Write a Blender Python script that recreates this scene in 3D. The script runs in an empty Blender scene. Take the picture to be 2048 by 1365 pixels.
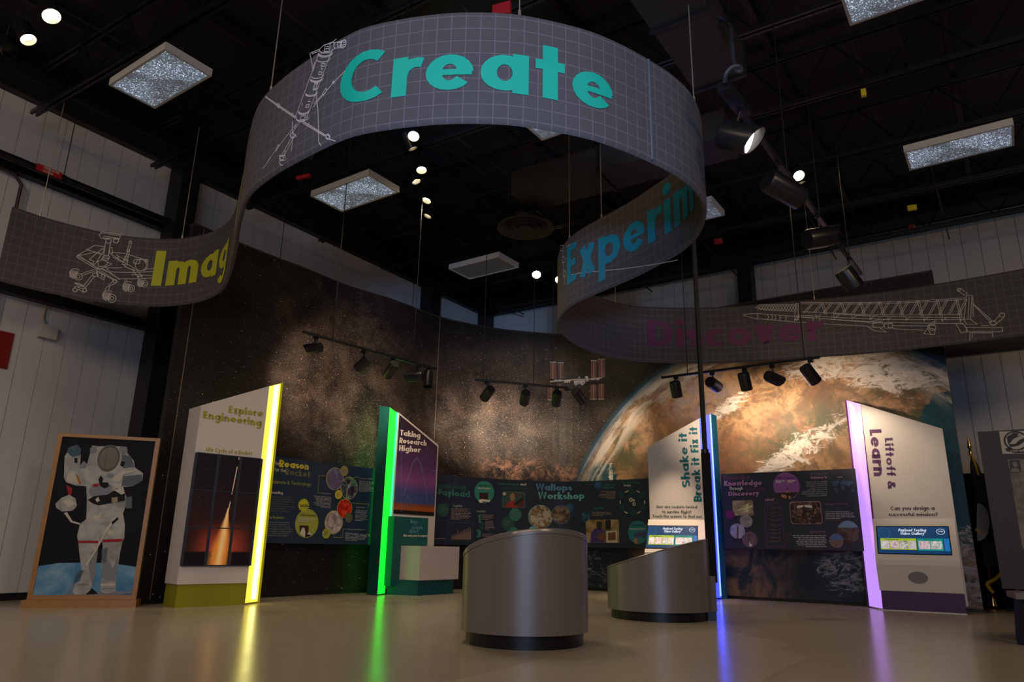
import bpy, math, random
from mathutils import Vector as V, Matrix
from mathutils.geometry import tessellate_polygon
random.seed(7)
PI=math.pi
C=bpy.context.scene.collection
# ---------------------------------------------------------------- camera model (25 mm lens, low tripod)
F=1440.;TH=math.radians(15.9);RO=math.radians(1.07);H=.85
_c,_s=math.cos(TH),math.sin(TH);_cr,_sr=math.cos(RO),math.sin(RO)
CR=V((_cr,-_s*_sr,_c*_sr));CU=V((-_sr,-_s*_cr,_c*_cr));CD=V((0,_c,_s));CAM=V((0,0,H))
def ray(u,v): return CR*((u-1024)/F)-CU*((v-682.5)/F)+CD
def onz(u,v,z):
    r=ray(u,v);return CAM+r*((z-H)/r.z)
def aty(u,v,y):
    r=ray(u,v);return CAM+r*(y/r.y)
def Z(x0,y0,sc,pts): return [(x0+p[0]/sc,y0+p[1]/sc) for p in pts]
# ---------------------------------------------------------------- surfaces things are printed on
class Plane:
    """vertical (or tilted) plane: origin, horizontal axis a, up axis u; normal towards the visitor"""
    def __init__(s,O,a,u=V((0,0,1))):
        s.O=V(O);s.a=V(a).normalized();s.u=V(u).normalized();s.n=s.a.cross(s.u).normalized()
        if s.n.dot(CAM-s.O)<0: s.n=-s.n
    def to(s,x,z,off=0): return s.O+s.a*x+s.u*z+s.n*off
    def cast(s,u,v,rng=None):
        r=ray(u,v);t=(s.O-CAM).dot(s.n)/r.dot(s.n);p=CAM+r*t-s.O
        return (p.dot(s.a),p.dot(s.u))
    def off(s,d): 
        q=Plane(s.O+s.n*d,s.a,s.u);return q
class Curve:
    """vertical curved wall standing on a plan curve; coordinates are arc length and height"""
    def __init__(s,pts):
        s.p=[V((p[0],p[1],0)) for p in pts];s.c=[0]
        for i in range(1,len(s.p)): s.c.append(s.c[-1]+(s.p[i]-s.p[i-1]).length)
        s.L=s.c[-1];s.off0=0;s.side=0
    def seg(s,x):
        x=min(max(x,0),s.L-1e-6);lo,hi=0,len(s.c)-1
        while hi-lo>1:
            m=(lo+hi)//2
            if s.c[m]<=x: lo=m
            else: hi=m
        return lo
    def nrm(s,x):
        def sn(i):
            i=min(max(i,0),len(s.p)-2);d=(s.p[i+1]-s.p[i]).normalized();return V((d.y,-d.x,0))
        i=s.seg(x);f=(x-s.c[i])/(s.c[i+1]-s.c[i])
        return (sn(i-1)*(max(0,.5-f))+sn(i)+sn(i+1)*max(0,f-.5)).normalized()
    def base(s,x):
        i=s.seg(x);f=(x-s.c[i])/(s.c[i+1]-s.c[i]);return s.p[i].lerp(s.p[i+1],f)
    def to(s,x,z,off=0,side=None):
        p=s.base(x);n=s.nrm(x)
        sd=side if side is not None else (s.side or (1 if n.dot(CAM-p)>0 else -1))
        p=p+n*((off+s.off0)*sd);return V((p.x,p.y,z))
    def cast(s,u,v,rng=None):
        r=ray(u,v);best=None
        lo,hi=rng if rng else (0,s.L)
        for i in range(len(s.p)-1):
            if s.c[i+1]<lo or s.c[i]>hi: continue
            a,b=s.p[i],s.p[i+1];d=b-a
            den=r.x*d.y-r.y*d.x
            if abs(den)<1e-9: continue
            t=(a.x*d.y-a.y*d.x)/den; k=(a.x*r.y-a.y*r.x)/den
            # a + k*d = t*r  (camera at plan origin)
            first=(i==0 or s.c[i-1]<lo);last=(i==len(s.p)-2 or s.c[i+1]>hi)
            if t>0 and (k>=-1e-6 or first) and (k<=1+1e-6 or last):
                bad=max(0,-k,k-1)
                if best is None or (bad,t)<best[:2]: best=(bad,t,(s.c[i]+k*d.length,H+t*r.z))
        if best is None: # nearest in plan
            m=min(range(len(s.p)),key=lambda i:(abs(s.p[i].x*r.y-s.p[i].y*r.x)/math.hypot(r.x,r.y) if lo<=s.c[i]<=hi else 99))
            t=math.hypot(s.p[m].x,s.p[m].y)/math.hypot(r.x,r.y);return (s.c[m],H+t*r.z)
        return best[2]
def catmull(P,n=12):
    P=[V((p[0],p[1],0)) for p in P];Q=[P[0]*2-P[1]]+P+[P[-1]*2-P[-2]];o=[]
    for i in range(1,len(Q)-2):
        for k in range(n):
            t=k/n;a,b,c,d=Q[i-1],Q[i],Q[i+1],Q[i+2]
            o.append(.5*((2*b)+(c-a)*t+(2*a-5*b+4*c-d)*t*t+(3*b-a-3*c+d)*t**3))
    o.append(P[-1]);return o
def clipx(P,x,sg):
    o=[];n=len(P)
    for i in range(n):
        a,b=P[i],P[(i+1)%n];ia=(a[0]-x)*sg>=0;ib=(b[0]-x)*sg>=0
        if ia: o.append(a)
        if ia!=ib:
            t=(x-a[0])/(b[0]-a[0]);o.append((x,a[1]+(b[1]-a[1])*t))
    return o
# ---------------------------------------------------------------- mesh collector
class MB:
    def __init__(s): s.v=[];s.f=[];s.uv=[];s.hasuv=False;s.mi=[];s.cm=0
    def vert(s,p,uv=None):
        s.v.append(tuple(p));s.uv.append(uv or (0,0))
        if uv: s.hasuv=True
        return len(s.v)-1
    def face(s,ids): s.f.append(tuple(ids));s.mi.append(s.cm)
    def quad(s,pts,uvs=None):
        s.face([s.vert(p,uvs[i] if uvs else None) for i,p in enumerate(pts)])
    def poly(s,pts): s.face([s.vert(p) for p in pts])
    def fill(s,surf,loops,off,uv=False):
        """flat or wrapped polygon (first loop outer, others holes) in surface coordinates"""
        L=[[V((x,z,0)) for x,z in l] for l in loops];flat=[p for l in L for p in l]
        if isinstance(surf,Curve):
            step=.07
            for t in tessellate_polygon(L):
                T=[(flat[i].x,flat[i].y) for i in t]
                if abs((T[1][0]-T[0][0])*(T[2][1]-T[0][1])-(T[2][0]-T[0][0])*(T[1][1]-T[0][1]))<1e-9: continue
                x0=min(p[0] for p in T);x1=max(p[0] for p in T);k=math.floor(x0/step)
                while k*step<x1-1e-7:
                    Q=clipx(clipx(T,k*step,1),(k+1)*step,-1);k+=1
                    if len(Q)>2: s.face([s.vert(surf.to(p[0],p[1],off),p if uv else None) for p in Q])
            return
        ids=[s.vert(surf.to(p.x,p.y,off),(p.x,p.y) if uv else None) for p in flat]
        for t in tessellate_polygon(L):
            a,b,c=(flat[i] for i in t)
            if abs((b-a).cross(c-a).z)>1e-9: s.face([ids[i] for i in t])
    def box(s,c,d,rot=0,bev=0):
        cx,cy,cz=c;hx,hy,hz=d[0]/2,d[1]/2,d[2]/2;co,si=math.cos(rot),math.sin(rot);i=[]
        for dz in (-hz,hz):
            for x,y in ((-hx,-hy),(hx,-hy),(hx,hy),(-hx,hy)):
                i.append(s.vert((cx+x*co-y*si,cy+x*si+y*co,cz+dz)))
        for q in ((3,2,1,0),(4,5,6,7),(0,1,5,4),(1,2,6,5),(2,3,7,6),(3,0,4,7)): s.face([i[k] for k in q])
    def beam(s,a,b,w,h,up=V((0,0,1))):
        a,b=V(a),V(b);d=(b-a).normalized();x=d.cross(up)
        if x.length<1e-4: x=d.cross(V((1,0,0)))
        x.normalize();y=x.cross(d).normalized();i=[]
        for p in (a,b):
            for sx,sy in ((-1,-1),(1,-1),(1,1),(-1,1)): i.append(s.vert(p+x*(sx*w/2)+y*(sy*h/2)))
        for q in ((3,2,1,0),(4,5,6,7),(0,1,5,4),(1,2,6,5),(2,3,7,6),(3,0,4,7)): s.face([i[k] for k in q])
    def tube(s,pts,r,n=8,cap=True,rs=None):
        pts=[V(p) for p in pts];R=[];prev=None
        for k,p in enumerate(pts):
            d=(pts[min(k+1,len(pts)-1)]-pts[max(k-1,0)]).normalized()
            if prev is None:
                x=d.cross(V((0,0,1)));x=x if x.length>1e-3 else d.cross(V((1,0,0)))
            else: x=prev-d*prev.dot(d)
            x.normalize();prev=x;y=d.cross(x);rr=rs[k] if rs else r
            R.append([s.vert(p+(x*math.cos(2*PI*j/n)+y*math.sin(2*PI*j/n))*rr) for j in range(n)])
        for k in range(len(R)-1):
            for j in range(n): s.face((R[k][j],R[k][(j+1)%n],R[k+1][(j+1)%n],R[k+1][j]))
        if cap: s.face(R[0][::-1]);s.face(R[-1])
    def prism(s,poly,d):
        """extrude a planar 3-D polygon by vector d"""
        d=V(d);a=[s.vert(p) for p in poly];b=[s.vert(V(p)+d) for p in poly];n=len(a)
        nn=V((0,0,0))
        for i in range(n): nn+=V(poly[i]).cross(V(poly[(i+1)%n]))
        fl=nn.dot(d)>0
        ax=max(range(3),key=lambda k:abs(nn[k]));k2=[k for k in range(3) if k!=ax]
        tri=tessellate_polygon([[V((p[k2[0]],p[k2[1]],0)) for p in poly]])
        if n==4: tri=[(0,1,2,3)]
        for t in tri: s.face([a[i] for i in t]);s.face([b[i] for i in t][::-1])
        for i in range(n): s.face((a[i],a[(i+1)%n],b[(i+1)%n],b[i]))
    def lathe(s,c,prof,n=32,axis=None):
        c=V(c);ax=(axis or V((0,0,1))).normalized();x=ax.cross(V((0,0,1)));x=x if x.length>1e-3 else V((1,0,0));x.normalize();y=ax.cross(x)
        R=[[s.vert(c+ax*h+(x*math.cos(2*PI*j/n)+y*math.sin(2*PI*j/n))*max(r,1e-4)) for j in range(n)] for r,h in prof]
        for k in range(len(R)-1):
            for j in range(n): s.face((R[k][j],R[k][(j+1)%n],R[k+1][(j+1)%n],R[k+1][j]))
    def strip(s,surf,pl,w,off,closed=False,end=None):
        """stroke of width w along polyline pl in surface coordinates, mitred joints"""
        P=[V((p[0],p[1])) for p in pl]
        Q=[P[0]]
        for p in P[1:]:
            if (p-Q[-1]).length>1e-6: Q.append(p)
        P=Q;n=len(P)
        if n<2: return
        E=[]
        for i in range(n):
            if closed: a,b=P[i-1],P[(i+1)%n]
            else: a,b=P[max(i-1,0)],P[min(i+1,n-1)]
            d1=(P[i]-a).normalized() if (P[i]-a).length>1e-9 else None
            d2=(b-P[i]).normalized() if (b-P[i]).length>1e-9 else None
            d1=d1 or d2;d2=d2 or d1
            t=(d1+d2);t=t.normalized() if t.length>1e-3 else d1
            nn=V((-t.y,t.x));k=1/max(.35,nn.dot(V((-d1.y,d1.x))))
            E.append((P[i]+nn*(w/2*k),P[i]-nn*(w/2*k)))
        ids=[(s.vert(surf.to(a.x,a.y,off)),s.vert(surf.to(b.x,b.y,off))) for a,b in E]
        for i in range(n-1+(1 if closed else 0)):
            j=(i+1)%n;s.face((ids[i][0],ids[j][0],ids[j][1],ids[i][1]))
    def build(s,name,mat,parent=None,smooth=False,fix=False):
        me=bpy.data.meshes.new(name);org=V((0,0,0))
        if parent is None and s.v:
            xs=[p[0] for p in s.v];ys=[p[1] for p in s.v];zs=[p[2] for p in s.v]
            org=V(((min(xs)+max(xs))/2,(min(ys)+max(ys))/2,min(zs)))
        elif parent is not None:
            q=parent
            while q is not None: org+=q.location;q=q.parent
        me.from_pydata([tuple(V(p)-org) for p in s.v],[],s.f)
        ms=mat if isinstance(mat,(list,tuple)) else [mat]
        for m in ms: me.materials.append(m)
        for p,k in zip(me.polygons,s.mi): p.material_index=k
        if s.hasuv:
            l=me.uv_layers.new(name='UVMap')
            for p in me.polygons:
                for li in p.loop_indices: l.data[li].uv=s.uv[me.loops[li].vertex_index]
        if fix:
            import bmesh
            bm=bmesh.new();bm.from_mesh(me);bmesh.ops.recalc_face_normals(bm,faces=bm.faces);bm.to_mesh(me);bm.free()
        if smooth:
            for p in me.polygons: p.use_smooth=True
            try: me.set_sharp_from_angle(angle=.7)
            except Exception: pass
        me.update();o=bpy.data.objects.new(name,me);C.objects.link(o)
        if parent is None: o.location=org
        else: o.parent=parent
        return o
def tag(o,label=None,cat=None,group=None,kind=None):
    if label: o['label']=label
    if cat: o['category']=cat
    if group: o['group']=group
    if kind: o['kind']=kind
    return o
def thing(name,loc,label,cat,group=None):
    o=bpy.data.objects.new(name,None);C.objects.link(o);o.location=V(loc);o.empty_display_size=.1
    return tag(o,label,cat,group)
def struct(mb,name,mat,parent=None,**k): return tag(mb.build(name,mat,parent,**k),kind='structure')
# ---------------------------------------------------------------- materials
class NT:
    def __init__(s,name):
        s.m=bpy.data.materials.new(name);s.m.use_nodes=True;s.t=s.m.node_tree;s.N=s.t.nodes;s.L=s.t.links
        s.b=s.N['Principled BSDF']
    def put(s,sock,v):
        if isinstance(v,bpy.types.NodeSocket): s.L.new(v,sock)
        elif isinstance(v,(tuple,list)) and len(v)==3 and sock.type=='RGBA': sock.default_value=(*v,1)
        else: sock.default_value=v
    def ma(s,op,a,b=0,c=0,clamp=False):
        n=s.N.new('ShaderNodeMath');n.operation=op;n.use_clamp=clamp
        for i,v in enumerate((a,b,c)): s.put(n.inputs[i],v)
        return n.outputs[0]
    def mix(s,f,a,b):
        n=s.N.new('ShaderNodeMix');n.data_type='RGBA';s.put(n.inputs[0],f);s.put(n.inputs[6],a);s.put(n.inputs[7],b);return n.outputs[2]
    def uv(s): return s.N.new('ShaderNodeTexCoord').outputs['UV']
    def ob(s): return s.N.new('ShaderNodeTexCoord').outputs['Object']
    def sep(s,v):
        n=s.N.new('ShaderNodeSeparateXYZ');s.put(n.inputs[0],v);return n.outputs
    def comb(s,x,y,z=0):
        n=s.N.new('ShaderNodeCombineXYZ');s.put(n.inputs[0],x);s.put(n.inputs[1],y);s.put(n.inputs[2],z);return n.outputs[0]
    def map(s,v,sc=(1,1,1),rot=(0,0,0),loc=(0,0,0)):
        n=s.N.new('ShaderNodeMapping');s.put(n.inputs[0],v);n.inputs[1].default_value=loc;n.inputs[2].default_value=rot;n.inputs[3].default_value=sc;return n.outputs[0]
    def noise(s,v,sc,det=4,rough=.5,dist=0,col=False):
        n=s.N.new('ShaderNodeTexNoise');s.put(n.inputs['Vector'],v);n.inputs['Scale'].default_value=sc;n.inputs['Detail'].default_value=det
        n.inputs['Roughness'].default_value=rough;n.inputs['Distortion'].default_value=dist;return n.outputs['Color' if col else 'Fac']
    def vor(s,v,sc,out='Distance',rnd=1):
        n=s.N.new('ShaderNodeTexVoronoi');s.put(n.inputs['Vector'],v);n.inputs['Scale'].default_value=sc;n.inputs['Randomness'].default_value=rnd;return n.outputs[out]
    def ss(s,v,a,b):
        n=s.N.new('ShaderNodeMapRange');n.interpolation_type='SMOOTHSTEP';s.put(n.inputs[0],v);s.put(n.inputs[1],a);s.put(n.inputs[2],b)
        n.inputs[3].default_value=0;n.inputs[4].default_value=1;return n.outputs[0]
    def bump(s,h,st,d=.01):
        n=s.N.new('ShaderNodeBump');s.put(n.inputs['Height'],h);n.inputs['Strength'].default_value=st;n.inputs['Distance'].default_value=d;s.L.new(n.outputs[0],s.b.inputs['Normal'])
    def done(s,col=None,rough=.5,metal=0,spec=None):
        if col is not None: s.put(s.b.inputs['Base Color'],col)
        s.put(s.b.inputs['Roughness'],rough);s.b.inputs['Metallic'].default_value=metal
        if spec is not None: s.b.inputs['Specular IOR Level'].default_value=spec
        return s.m
_M={}
def mat(name,col,rough=.6,metal=0,emit=0,spec=.4,var=.06,sc=6,ecol=None):
    """plain surface with a little procedural variation"""
    if name in _M: return _M[name]
    n=NT(name)
    if var>0:
        f=n.noise(n.ob(),sc,3);c=n.mix(f,tuple(x*(1-var) for x in col),tuple(min(1,x*(1+var)) for x in col))
        n.put(n.b.inputs['Base Color'],c)
    else: n.put(n.b.inputs['Base Color'],col)
    n.b.inputs['Roughness'].default_value=rough;n.b.inputs['Metallic'].default_value=metal;n.b.inputs['Specular IOR Level'].default_value=spec
    if emit: n.put(n.b.inputs['Emission Color'],ecol or col);n.b.inputs['Emission Strength'].default_value=emit
    _M[name]=n.m;return n.m
def photo(name,cols,sc=6,seed=0,dist=1.2):
    """a small printed photograph: soft patches of its colours"""
    if name in _M: return _M[name]
    n=NT(name);v=n.map(n.ob(),loc=(seed*3.1,seed*1.7,seed))
    f=n.noise(v,sc,5,.6,dist)
    r=n.N.new('ShaderNodeValToRGB');n.L.new(f,r.inputs[0]);e=r.color_ramp.elements
    k=len(cols);e[0].position=.3;e[0].color=(*cols[0],1);e[1].position=.72;e[1].color=(*cols[-1],1)
    for i in range(1,k-1):
        q=e.new(.3+.42*i/(k-1));q.color=(*cols[i],1)
    _M[name]=n.done(r.outputs[0],.5,spec=.2);return n.m
# ---------------------------------------------------------------- geometric lettering
def arc(cx,cy,rx,ry,a0,a1,n=None):
    n=n or max(4,int(abs(a1-a0)/14))
    return [(cx+rx*math.cos(math.radians(a0+(a1-a0)*i/n)),cy+ry*math.sin(math.radians(a0+(a1-a0)*i/n))) for i in range(n+1)]
def glyph(ch,t,det=1):
    X=.70;h=t/2;r=X/2-h;c=X/2;A=1.06;Dn=-.3
    O=('c',arc(c,c,r,r,0,360,int(22*det))[:-1])
    S=[];w=X
    def ln(*p): S.append(('l',list(p)))
    def arch(x0,wd): # n-arch starting at stem centre x0
        q=(wd-t)/2; return arc(x0+q,X-h-q,q,q,180,0,8)+[(x0+2*q,0)]
    nw=.62
    if ch=='a': S+=[O];ln((X-h,0),(X-h,X))
    elif ch=='b': S+=[O];ln((h,0),(h,A))
    elif ch=='c': S.append(('l',arc(c,c,r,r,48,312,14)));w=X*.82
    elif ch=='d': S+=[O];ln((X-h,0),(X-h,A))
    elif ch=='e': S.append(('l',arc(c,c,r,r,0,325,18)));S.append(('w',[(t*.6,c-.0),(X-h*.2,c-.0)],t*.62))
    elif ch=='f': ln(*([(.13+h,0),(.13+h,.86)]+arc(.13+h+.16,.86,.16,.16,180,85,5)));ln((0,X-h),(.42,X-h));w=.44
    elif ch=='g': S+=[O];ln(*([(X-h,X),(X-h,.0)]+arc(c,-.02,r,.26,0,-150,9)))
    elif ch=='h': ln((h,0),(h,A));ln(*arch(h,nw));w=nw
    elif ch=='i': ln((h,0),(h,X));S.append(('d',(h,.93),h*1.15));w=t
    elif ch=='j': ln((h,Dn),(h,X));S.append(('d',(h,.93),h*1.15));w=t
    elif ch=='k': ln((h,0),(h,A));ln((h,.3),(.5,X));ln((.2,.38),(.58,0));w=.6
    elif ch=='l': ln((h,0),(h,A));w=t
    elif ch=='m': ln((h,0),(h,X));ln(*arch(h,.56));ln(*arch(h+.56-t,.56));w=1.12-t
    elif ch=='n': ln((h,0),(h,X));ln(*arch(h,nw));w=nw
    elif ch=='o': S+=[O]
    elif ch=='p': S+=[O];ln((h,Dn),(h,X))
    elif ch=='q': S+=[O];ln((X-h,Dn),(X-h,X))
    elif ch=='r': ln((h,0),(h,X));ln(*arc(h+.25,X-h-.25,.25,.25,180,68,6));w=.42
    elif ch=='s':
        k=(X-t)/4;ln(*(arc(.24,X-h-k,.20-h*.3,k,40,270,9)+arc(.24,h+k,.20-h*.3,k,90,-140,9)));w=.46
    elif ch=='t': ln((.11+h,0),(.11+h,.95));ln((0,X-h*.9),(.22+t,X-h*.9));w=.24+t
    elif ch=='u': q=(nw-t)/2;ln(*([(h,X),(h,h+q)]+arc(h+q,h+q,q,q,180,360,8)));ln((nw-h,0),(nw-h,X));w=nw
    elif ch=='v': ln((h,X),(.3,h*.3));ln((.3,h*.3),(.6-h,X));w=.6
    elif ch=='w': ln((h,X),(.25,0),(.45,X),(.65,0),(.9-h,X));w=.9
    elif ch=='x': ln((h,X),(.58-h,0));ln((.58-h,X),(h,0));w=.58
    elif ch=='y': ln((h,X),(.3,.05));ln((.6-h,X),(.17,Dn));w=.6
    elif ch=='z': ln((0,X-h),(.5,X-h),(h,h),(.54,h));w=.54
    elif ch=='A': ln((h*.8,0),(.38,1-h*.6),(.76-h*.8,0));ln((.17,.27),(.6,.27));w=.76
    elif ch=='B': ln((h,0),(h,1));ln(*([(h,1-h),(.3,1-h)]+arc(.3,.75-h/2,.2,.25-h/2,90,-90,8)+[(h,.5)]));ln(*([(h,.5),(.32,.5)]+arc(.32,.25+h/2,.22,.25-h/2,90,-90,8)+[(h,h)]));w=.58
    elif ch=='C': ln(*arc(.5,.5,.5-h,.5-h,52,308,16));w=.84
    elif ch=='D': ln((h,0),(h,1));ln(*([(h,1-h),(.3,1-h)]+arc(.3,.5,.5-h,.5-h,90,-90,12)+[(h,h)]));w=.8
    elif ch=='E': ln((.48,1-h),(h,1-h),(h,h),(.48,h));ln((h,.5),(.44,.5));w=.5
    elif ch=='F': ln((.48,1-h),(h,1-h),(h,0));ln((h,.5),(.44,.5));w=.48
    elif ch=='G': ln(*(arc(.5,.5,.5-h,.5-h,48,360,18)+[(.55,.5)]));w=.98
    elif ch=='H': ln((h,0),(h,1));ln((.66-h,0),(.66-h,1));ln((h,.5),(.66-h,.5));w=.66
    elif ch=='I': ln((h,0),(h,1));w=t
    elif ch=='J': ln(*([(.36-h,1),(.36-h,.25)]+arc(.18,.25,.18-h,.25-h,0,-150,6)));w=.36
    elif ch=='K': ln((h,0),(h,1));ln((h,.45),(.6,1));ln((.2,.6),(.66,0));w=.66
    elif ch=='L': ln((h,1),(h,h),(.44,h));w=.44
    elif ch=='M': ln((h,0),(h+.08,1-h),(.45,.15),(.82-h,1-h),(.9-h,0));w=.9
    elif ch=='N': ln((h,0),(h,1-h*.5),(.7-h,h*.5),(.7-h,1));w=.7
    elif ch=='O': S.append(('c',arc(.5,.5,.5-h,.5-h,0,360,22)[:-1]));w=1
    elif ch=='P': ln((h,0),(h,1));ln(*([(h,1-h),(.3,1-h)]+arc(.3,.7-h/2,.22,.3-h/2,90,-90,8)+[(h,.4)]));w=.56
    elif ch=='Q': S.append(('c',arc(.5,.5,.5-h,.5-h,0,360,22)[:-1]));ln((.55,.35),(.95,0));w=1
    elif ch=='R': ln((h,0),(h,1));ln(*([(h,1-h),(.3,1-h)]+arc(.3,.7-h/2,.22,.3-h/2,90,-90,8)+[(h,.4)]));ln((.26,.42),(.56-h*.4,0));w=.6
    elif ch=='S':
        k=(1-t)/4;ln(*(arc(.3,1-h-k,.26-h*.4,k,30,270,10)+arc(.3,h+k,.27-h*.4,k,90,-145,10)));w=.6
    elif ch=='T': ln((0,1-h),(.58,1-h));ln((.29,0),(.29,1));w=.58
    elif ch=='U': ln(*([(h,1),(h,.32)]+arc(.33,.32,.33-h,.32-h,180,360,9)+[(.66-h,1)]));w=.66
    elif ch=='V': ln((h,1),(.36,h*.5),(.72-h,1));w=.72
    elif ch=='W': ln((h,1),(.3,h*.4),(.56,1),(.82,h*.4),(1.12-h,1));w=1.12
    elif ch=='X': ln((h,1),(.66-h,0));ln((.66-h,1),(h,0));w=.66
    elif ch=='Y': ln((h,1),(.33,.45),(.66-h,1));ln((.33,.5),(.33,0));w=.66
    elif ch=='Z': ln((0,1-h),(.56,1-h),(h,h),(.6,h));w=.6
    elif ch=='1': ln((.05,.8),(.22,1-h*.4),(.22,0));w=.34
    elif ch=='2': ln(*(arc(.28,.7,.26-h,.3-h,170,-35,9)+[(h*.8,h),(.56,h)]));w=.58
    elif ch=='3': ln(*(arc(.26,.75-h/2,.24-h,.25-h/2,150,-80,8)));ln(*arc(.26,.25+h/2,.26-h,.25-h/2,80,-150,8));w=.54
    elif ch=='0': S.append(('c',arc(.3,.5,.3-h,.5-h,0,360,16)[:-1]));w=.6
    elif ch=='&': ln(*([(.66,0),(.2,.68)]+arc(.33,.77,.14,.22-h,200,-60,8)+arc(.29,.27,.26-h*.5,.27-h*.6,115,300,8)+[(.66,.42)]));w=.7
    elif ch=='?': ln(*(arc(.24,.75-h/3,.24-h,.25-h/2,165,-60,9)+[(.24,.4),(.24,.28)]));S.append(('d',(.24,.09),h*1.1));w=.48
    elif ch=='!': ln((h,.3),(h,1));S.append(('d',(h,.09),h*1.1));w=t
    elif ch=='.': S.append(('d',(h,h),h*1.1));w=t
    elif ch==',': ln((h,h*1.6),(h*.5,-h*1.6));w=t
    elif ch=='-': ln((0,.35),(.3,.35));w=.3
    elif ch=='"' or ch=="'": ln((h,.75),(h,1));w=t
    elif ch==':': S.append(('d',(h,h),h*1.1));S.append(('d',(h,.6),h*1.1));w=t
    elif ch=='/': ln((0,-.1),(.35,1));w=.35
    else: w=.32
    return w,S
def layout(txt,t,gap=.09,det=1):
    x=0;out=[]
    for ch in txt:
        w,S=glyph(ch,t,det)
        for s in S:
            if s[0]=='d': out.append(('d',(x+s[1][0],s[1][1]),s[2]))
            else: out.append((s[0],[(x+p[0],p[1]) for p in s[1]],s[2] if len(s)>2 else t))
        x+=w+gap
    return x-gap,out
def letter(mb,surf,txt,A,B,Cc,off,t=.2,gap=.09,fit=None,rng=None,sub=1,raw=False,dense=False):
    """letters on a surface: A baseline start, B baseline end, Cc cap top above A (photo coordinates, or surface if raw)"""
    if raw: a,b,c=A,B,Cc
    else: a=surf.cast(*A,rng);b=surf.cast(*B,rng);c=surf.cast(*Cc,rng)
    a,b,c=V(a[:2]),V(b[:2]),V(c[:2]);W,_=layout(fit or txt,t,gap);_,S=layout(txt,t,gap)
    ex=(b-a)/W;ey=(c-a)
    yd=.72 if t>=.2 else 1
    def P(p): q=a+ex*p[0]+ey*p[1];return (q.x,q.y)
    for s in S:
        if s[0]=='d':
            l=[P(p) for p in arc(s[1][0],s[1][1],s[2],s[2],0,360,10)[:-1]];mb.fill(surf,[l],off);continue
        pl=s[1];cl=s[0]=='c';w=s[2];n=len(pl)
        if dense and not cl:
            q=[pl[0]]
            for i in range(1,n):
                L=math.dist(pl[i],pl[i-1]);k=max(1,int(L/.12))
                q+=[(pl[i-1][0]+(pl[i][0]-pl[i-1][0])*j/k,pl[i-1][1]+(pl[i][1]-pl[i-1][1])*j/k) for j in range(1,k+1)]
            pl=q;n=len(pl)
        E=[]
        for i in range(n):
            p=V(pl[i])
            if cl: pa,pb=V(pl[i-1]),V(pl[(i+1)%n])
            else: pa,pb=V(pl[max(i-1,0)]),V(pl[min(i+1,n-1)])
            d1=(p-pa).normalized() if (p-pa).length>1e-9 else None
            d2=(pb-p).normalized() if (pb-p).length>1e-9 else None
            d1=d1 or d2;d2=d2 or d1;tt=d1+d2
            tt=tt.normalized() if tt.length>1e-3 else d1
            nn=V((-tt.y,tt.x));k=1/max(.45,nn.dot(V((-d1.y,d1.x))))
            nn=V((nn.x,nn.y*yd));E.append((P(p+nn*(w/2*k)),P(p-nn*(w/2*k))))
        m=sub
        for i in range(n-1+(1 if cl else 0)):
            j=(i+1)%n
            mb.quad([surf.to(*E[i][0],off),surf.to(*E[j][0],off),surf.to(*E[j][1],off),surf.to(*E[i][1],off)])
def words(surf,items,off,name,m,parent,label=None,rng=None):
    for it in items:
        mb=MB();txt,A,B,Cc=it[:4];t=it[4] if len(it)>4 else .2;fit=it[5] if len(it)>5 else None
        if name=='heading' and ' ' in txt:
            a,b,c=(V(surf.cast(*p,rng)[:2]) for p in (A,B,Cc));W=layout(txt,t)[0];x=0
            for wd in txt.split(' '):
                w=layout(wd,t)[0] if wd else 0
                if wd:
                    a2=a+(b-a)*(x/W);b2=a+(b-a)*((x+w)/W);mb=MB();letter(mb,surf,wd,a2,b2,a2+(c-a),off,t,raw=True);o=mb.build('heading_word',m,parent)
                x+=w+(.09 if wd else 0)+.32+.09
            if label: o['label']=label
            continue
        letter(mb,surf,txt,A,B,Cc,off,t,fit=fit,rng=rng)
        o=mb.build(name,m,parent)
        if label:o['label']=label
    return o
def dashes(mb,surf,quad,n,off,fill=.45,rag=.25,right=False,rng=None,wpl=5):
    """a paragraph too small to read: rows of word-length strokes"""
    q=[V(surf.cast(*p,rng)[:2]) for p in quad]  # TL TR BR BL
    for i in range(n):
        f=(i+.5)/n;l=q[0].lerp(q[3],f);r=q[1].lerp(q[2],f);hh=(q[0]-q[3]).length/n*fill
        e=1-random.random()*rag
        if i==n-1: e*=.6
        if right: l=r.lerp(l,e)
        else: r=l.lerp(r,e)
        x=0;L=(r-l).length;avg=L/wpl
        while x<L*.97:
            wd=min(avg*random.uniform(.5,1.2),L-x)
            a=l.lerp(r,x/L);b=l.lerp(r,(x+wd)/L)
            mb.quad([surf.to(a.x,a.y+hh/2,off),surf.to(b.x,b.y+hh/2,off),surf.to(b.x,b.y-hh/2,off),surf.to(a.x,a.y-hh/2,off)])
            x+=wd+avg*.16
def disc(mb,surf,c,rx,off,ry=None,rng=None,n=40,uv=False,hole=None):
    a=V(surf.cast(*c,rng)[:2]);b=V(surf.cast(c[0]+rx,c[1],rng)[:2]);R=abs(b.x-a.x)
    d=V(surf.cast(c[0],c[1]-(ry or rx),rng)[:2]);R2=abs(d.y-a.y)
    o=[(a.x+R*math.cos(2*PI*k/n),a.y+R2*math.sin(2*PI*k/n)) for k in range(n)]
    L=[o]
    if hole: L.append([(a.x+R*hole*math.cos(2*PI*k/n),a.y+R2*hole*math.sin(2*PI*k/n)) for k in range(n)])
    mb.fill(surf,L,off,uv)
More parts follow.
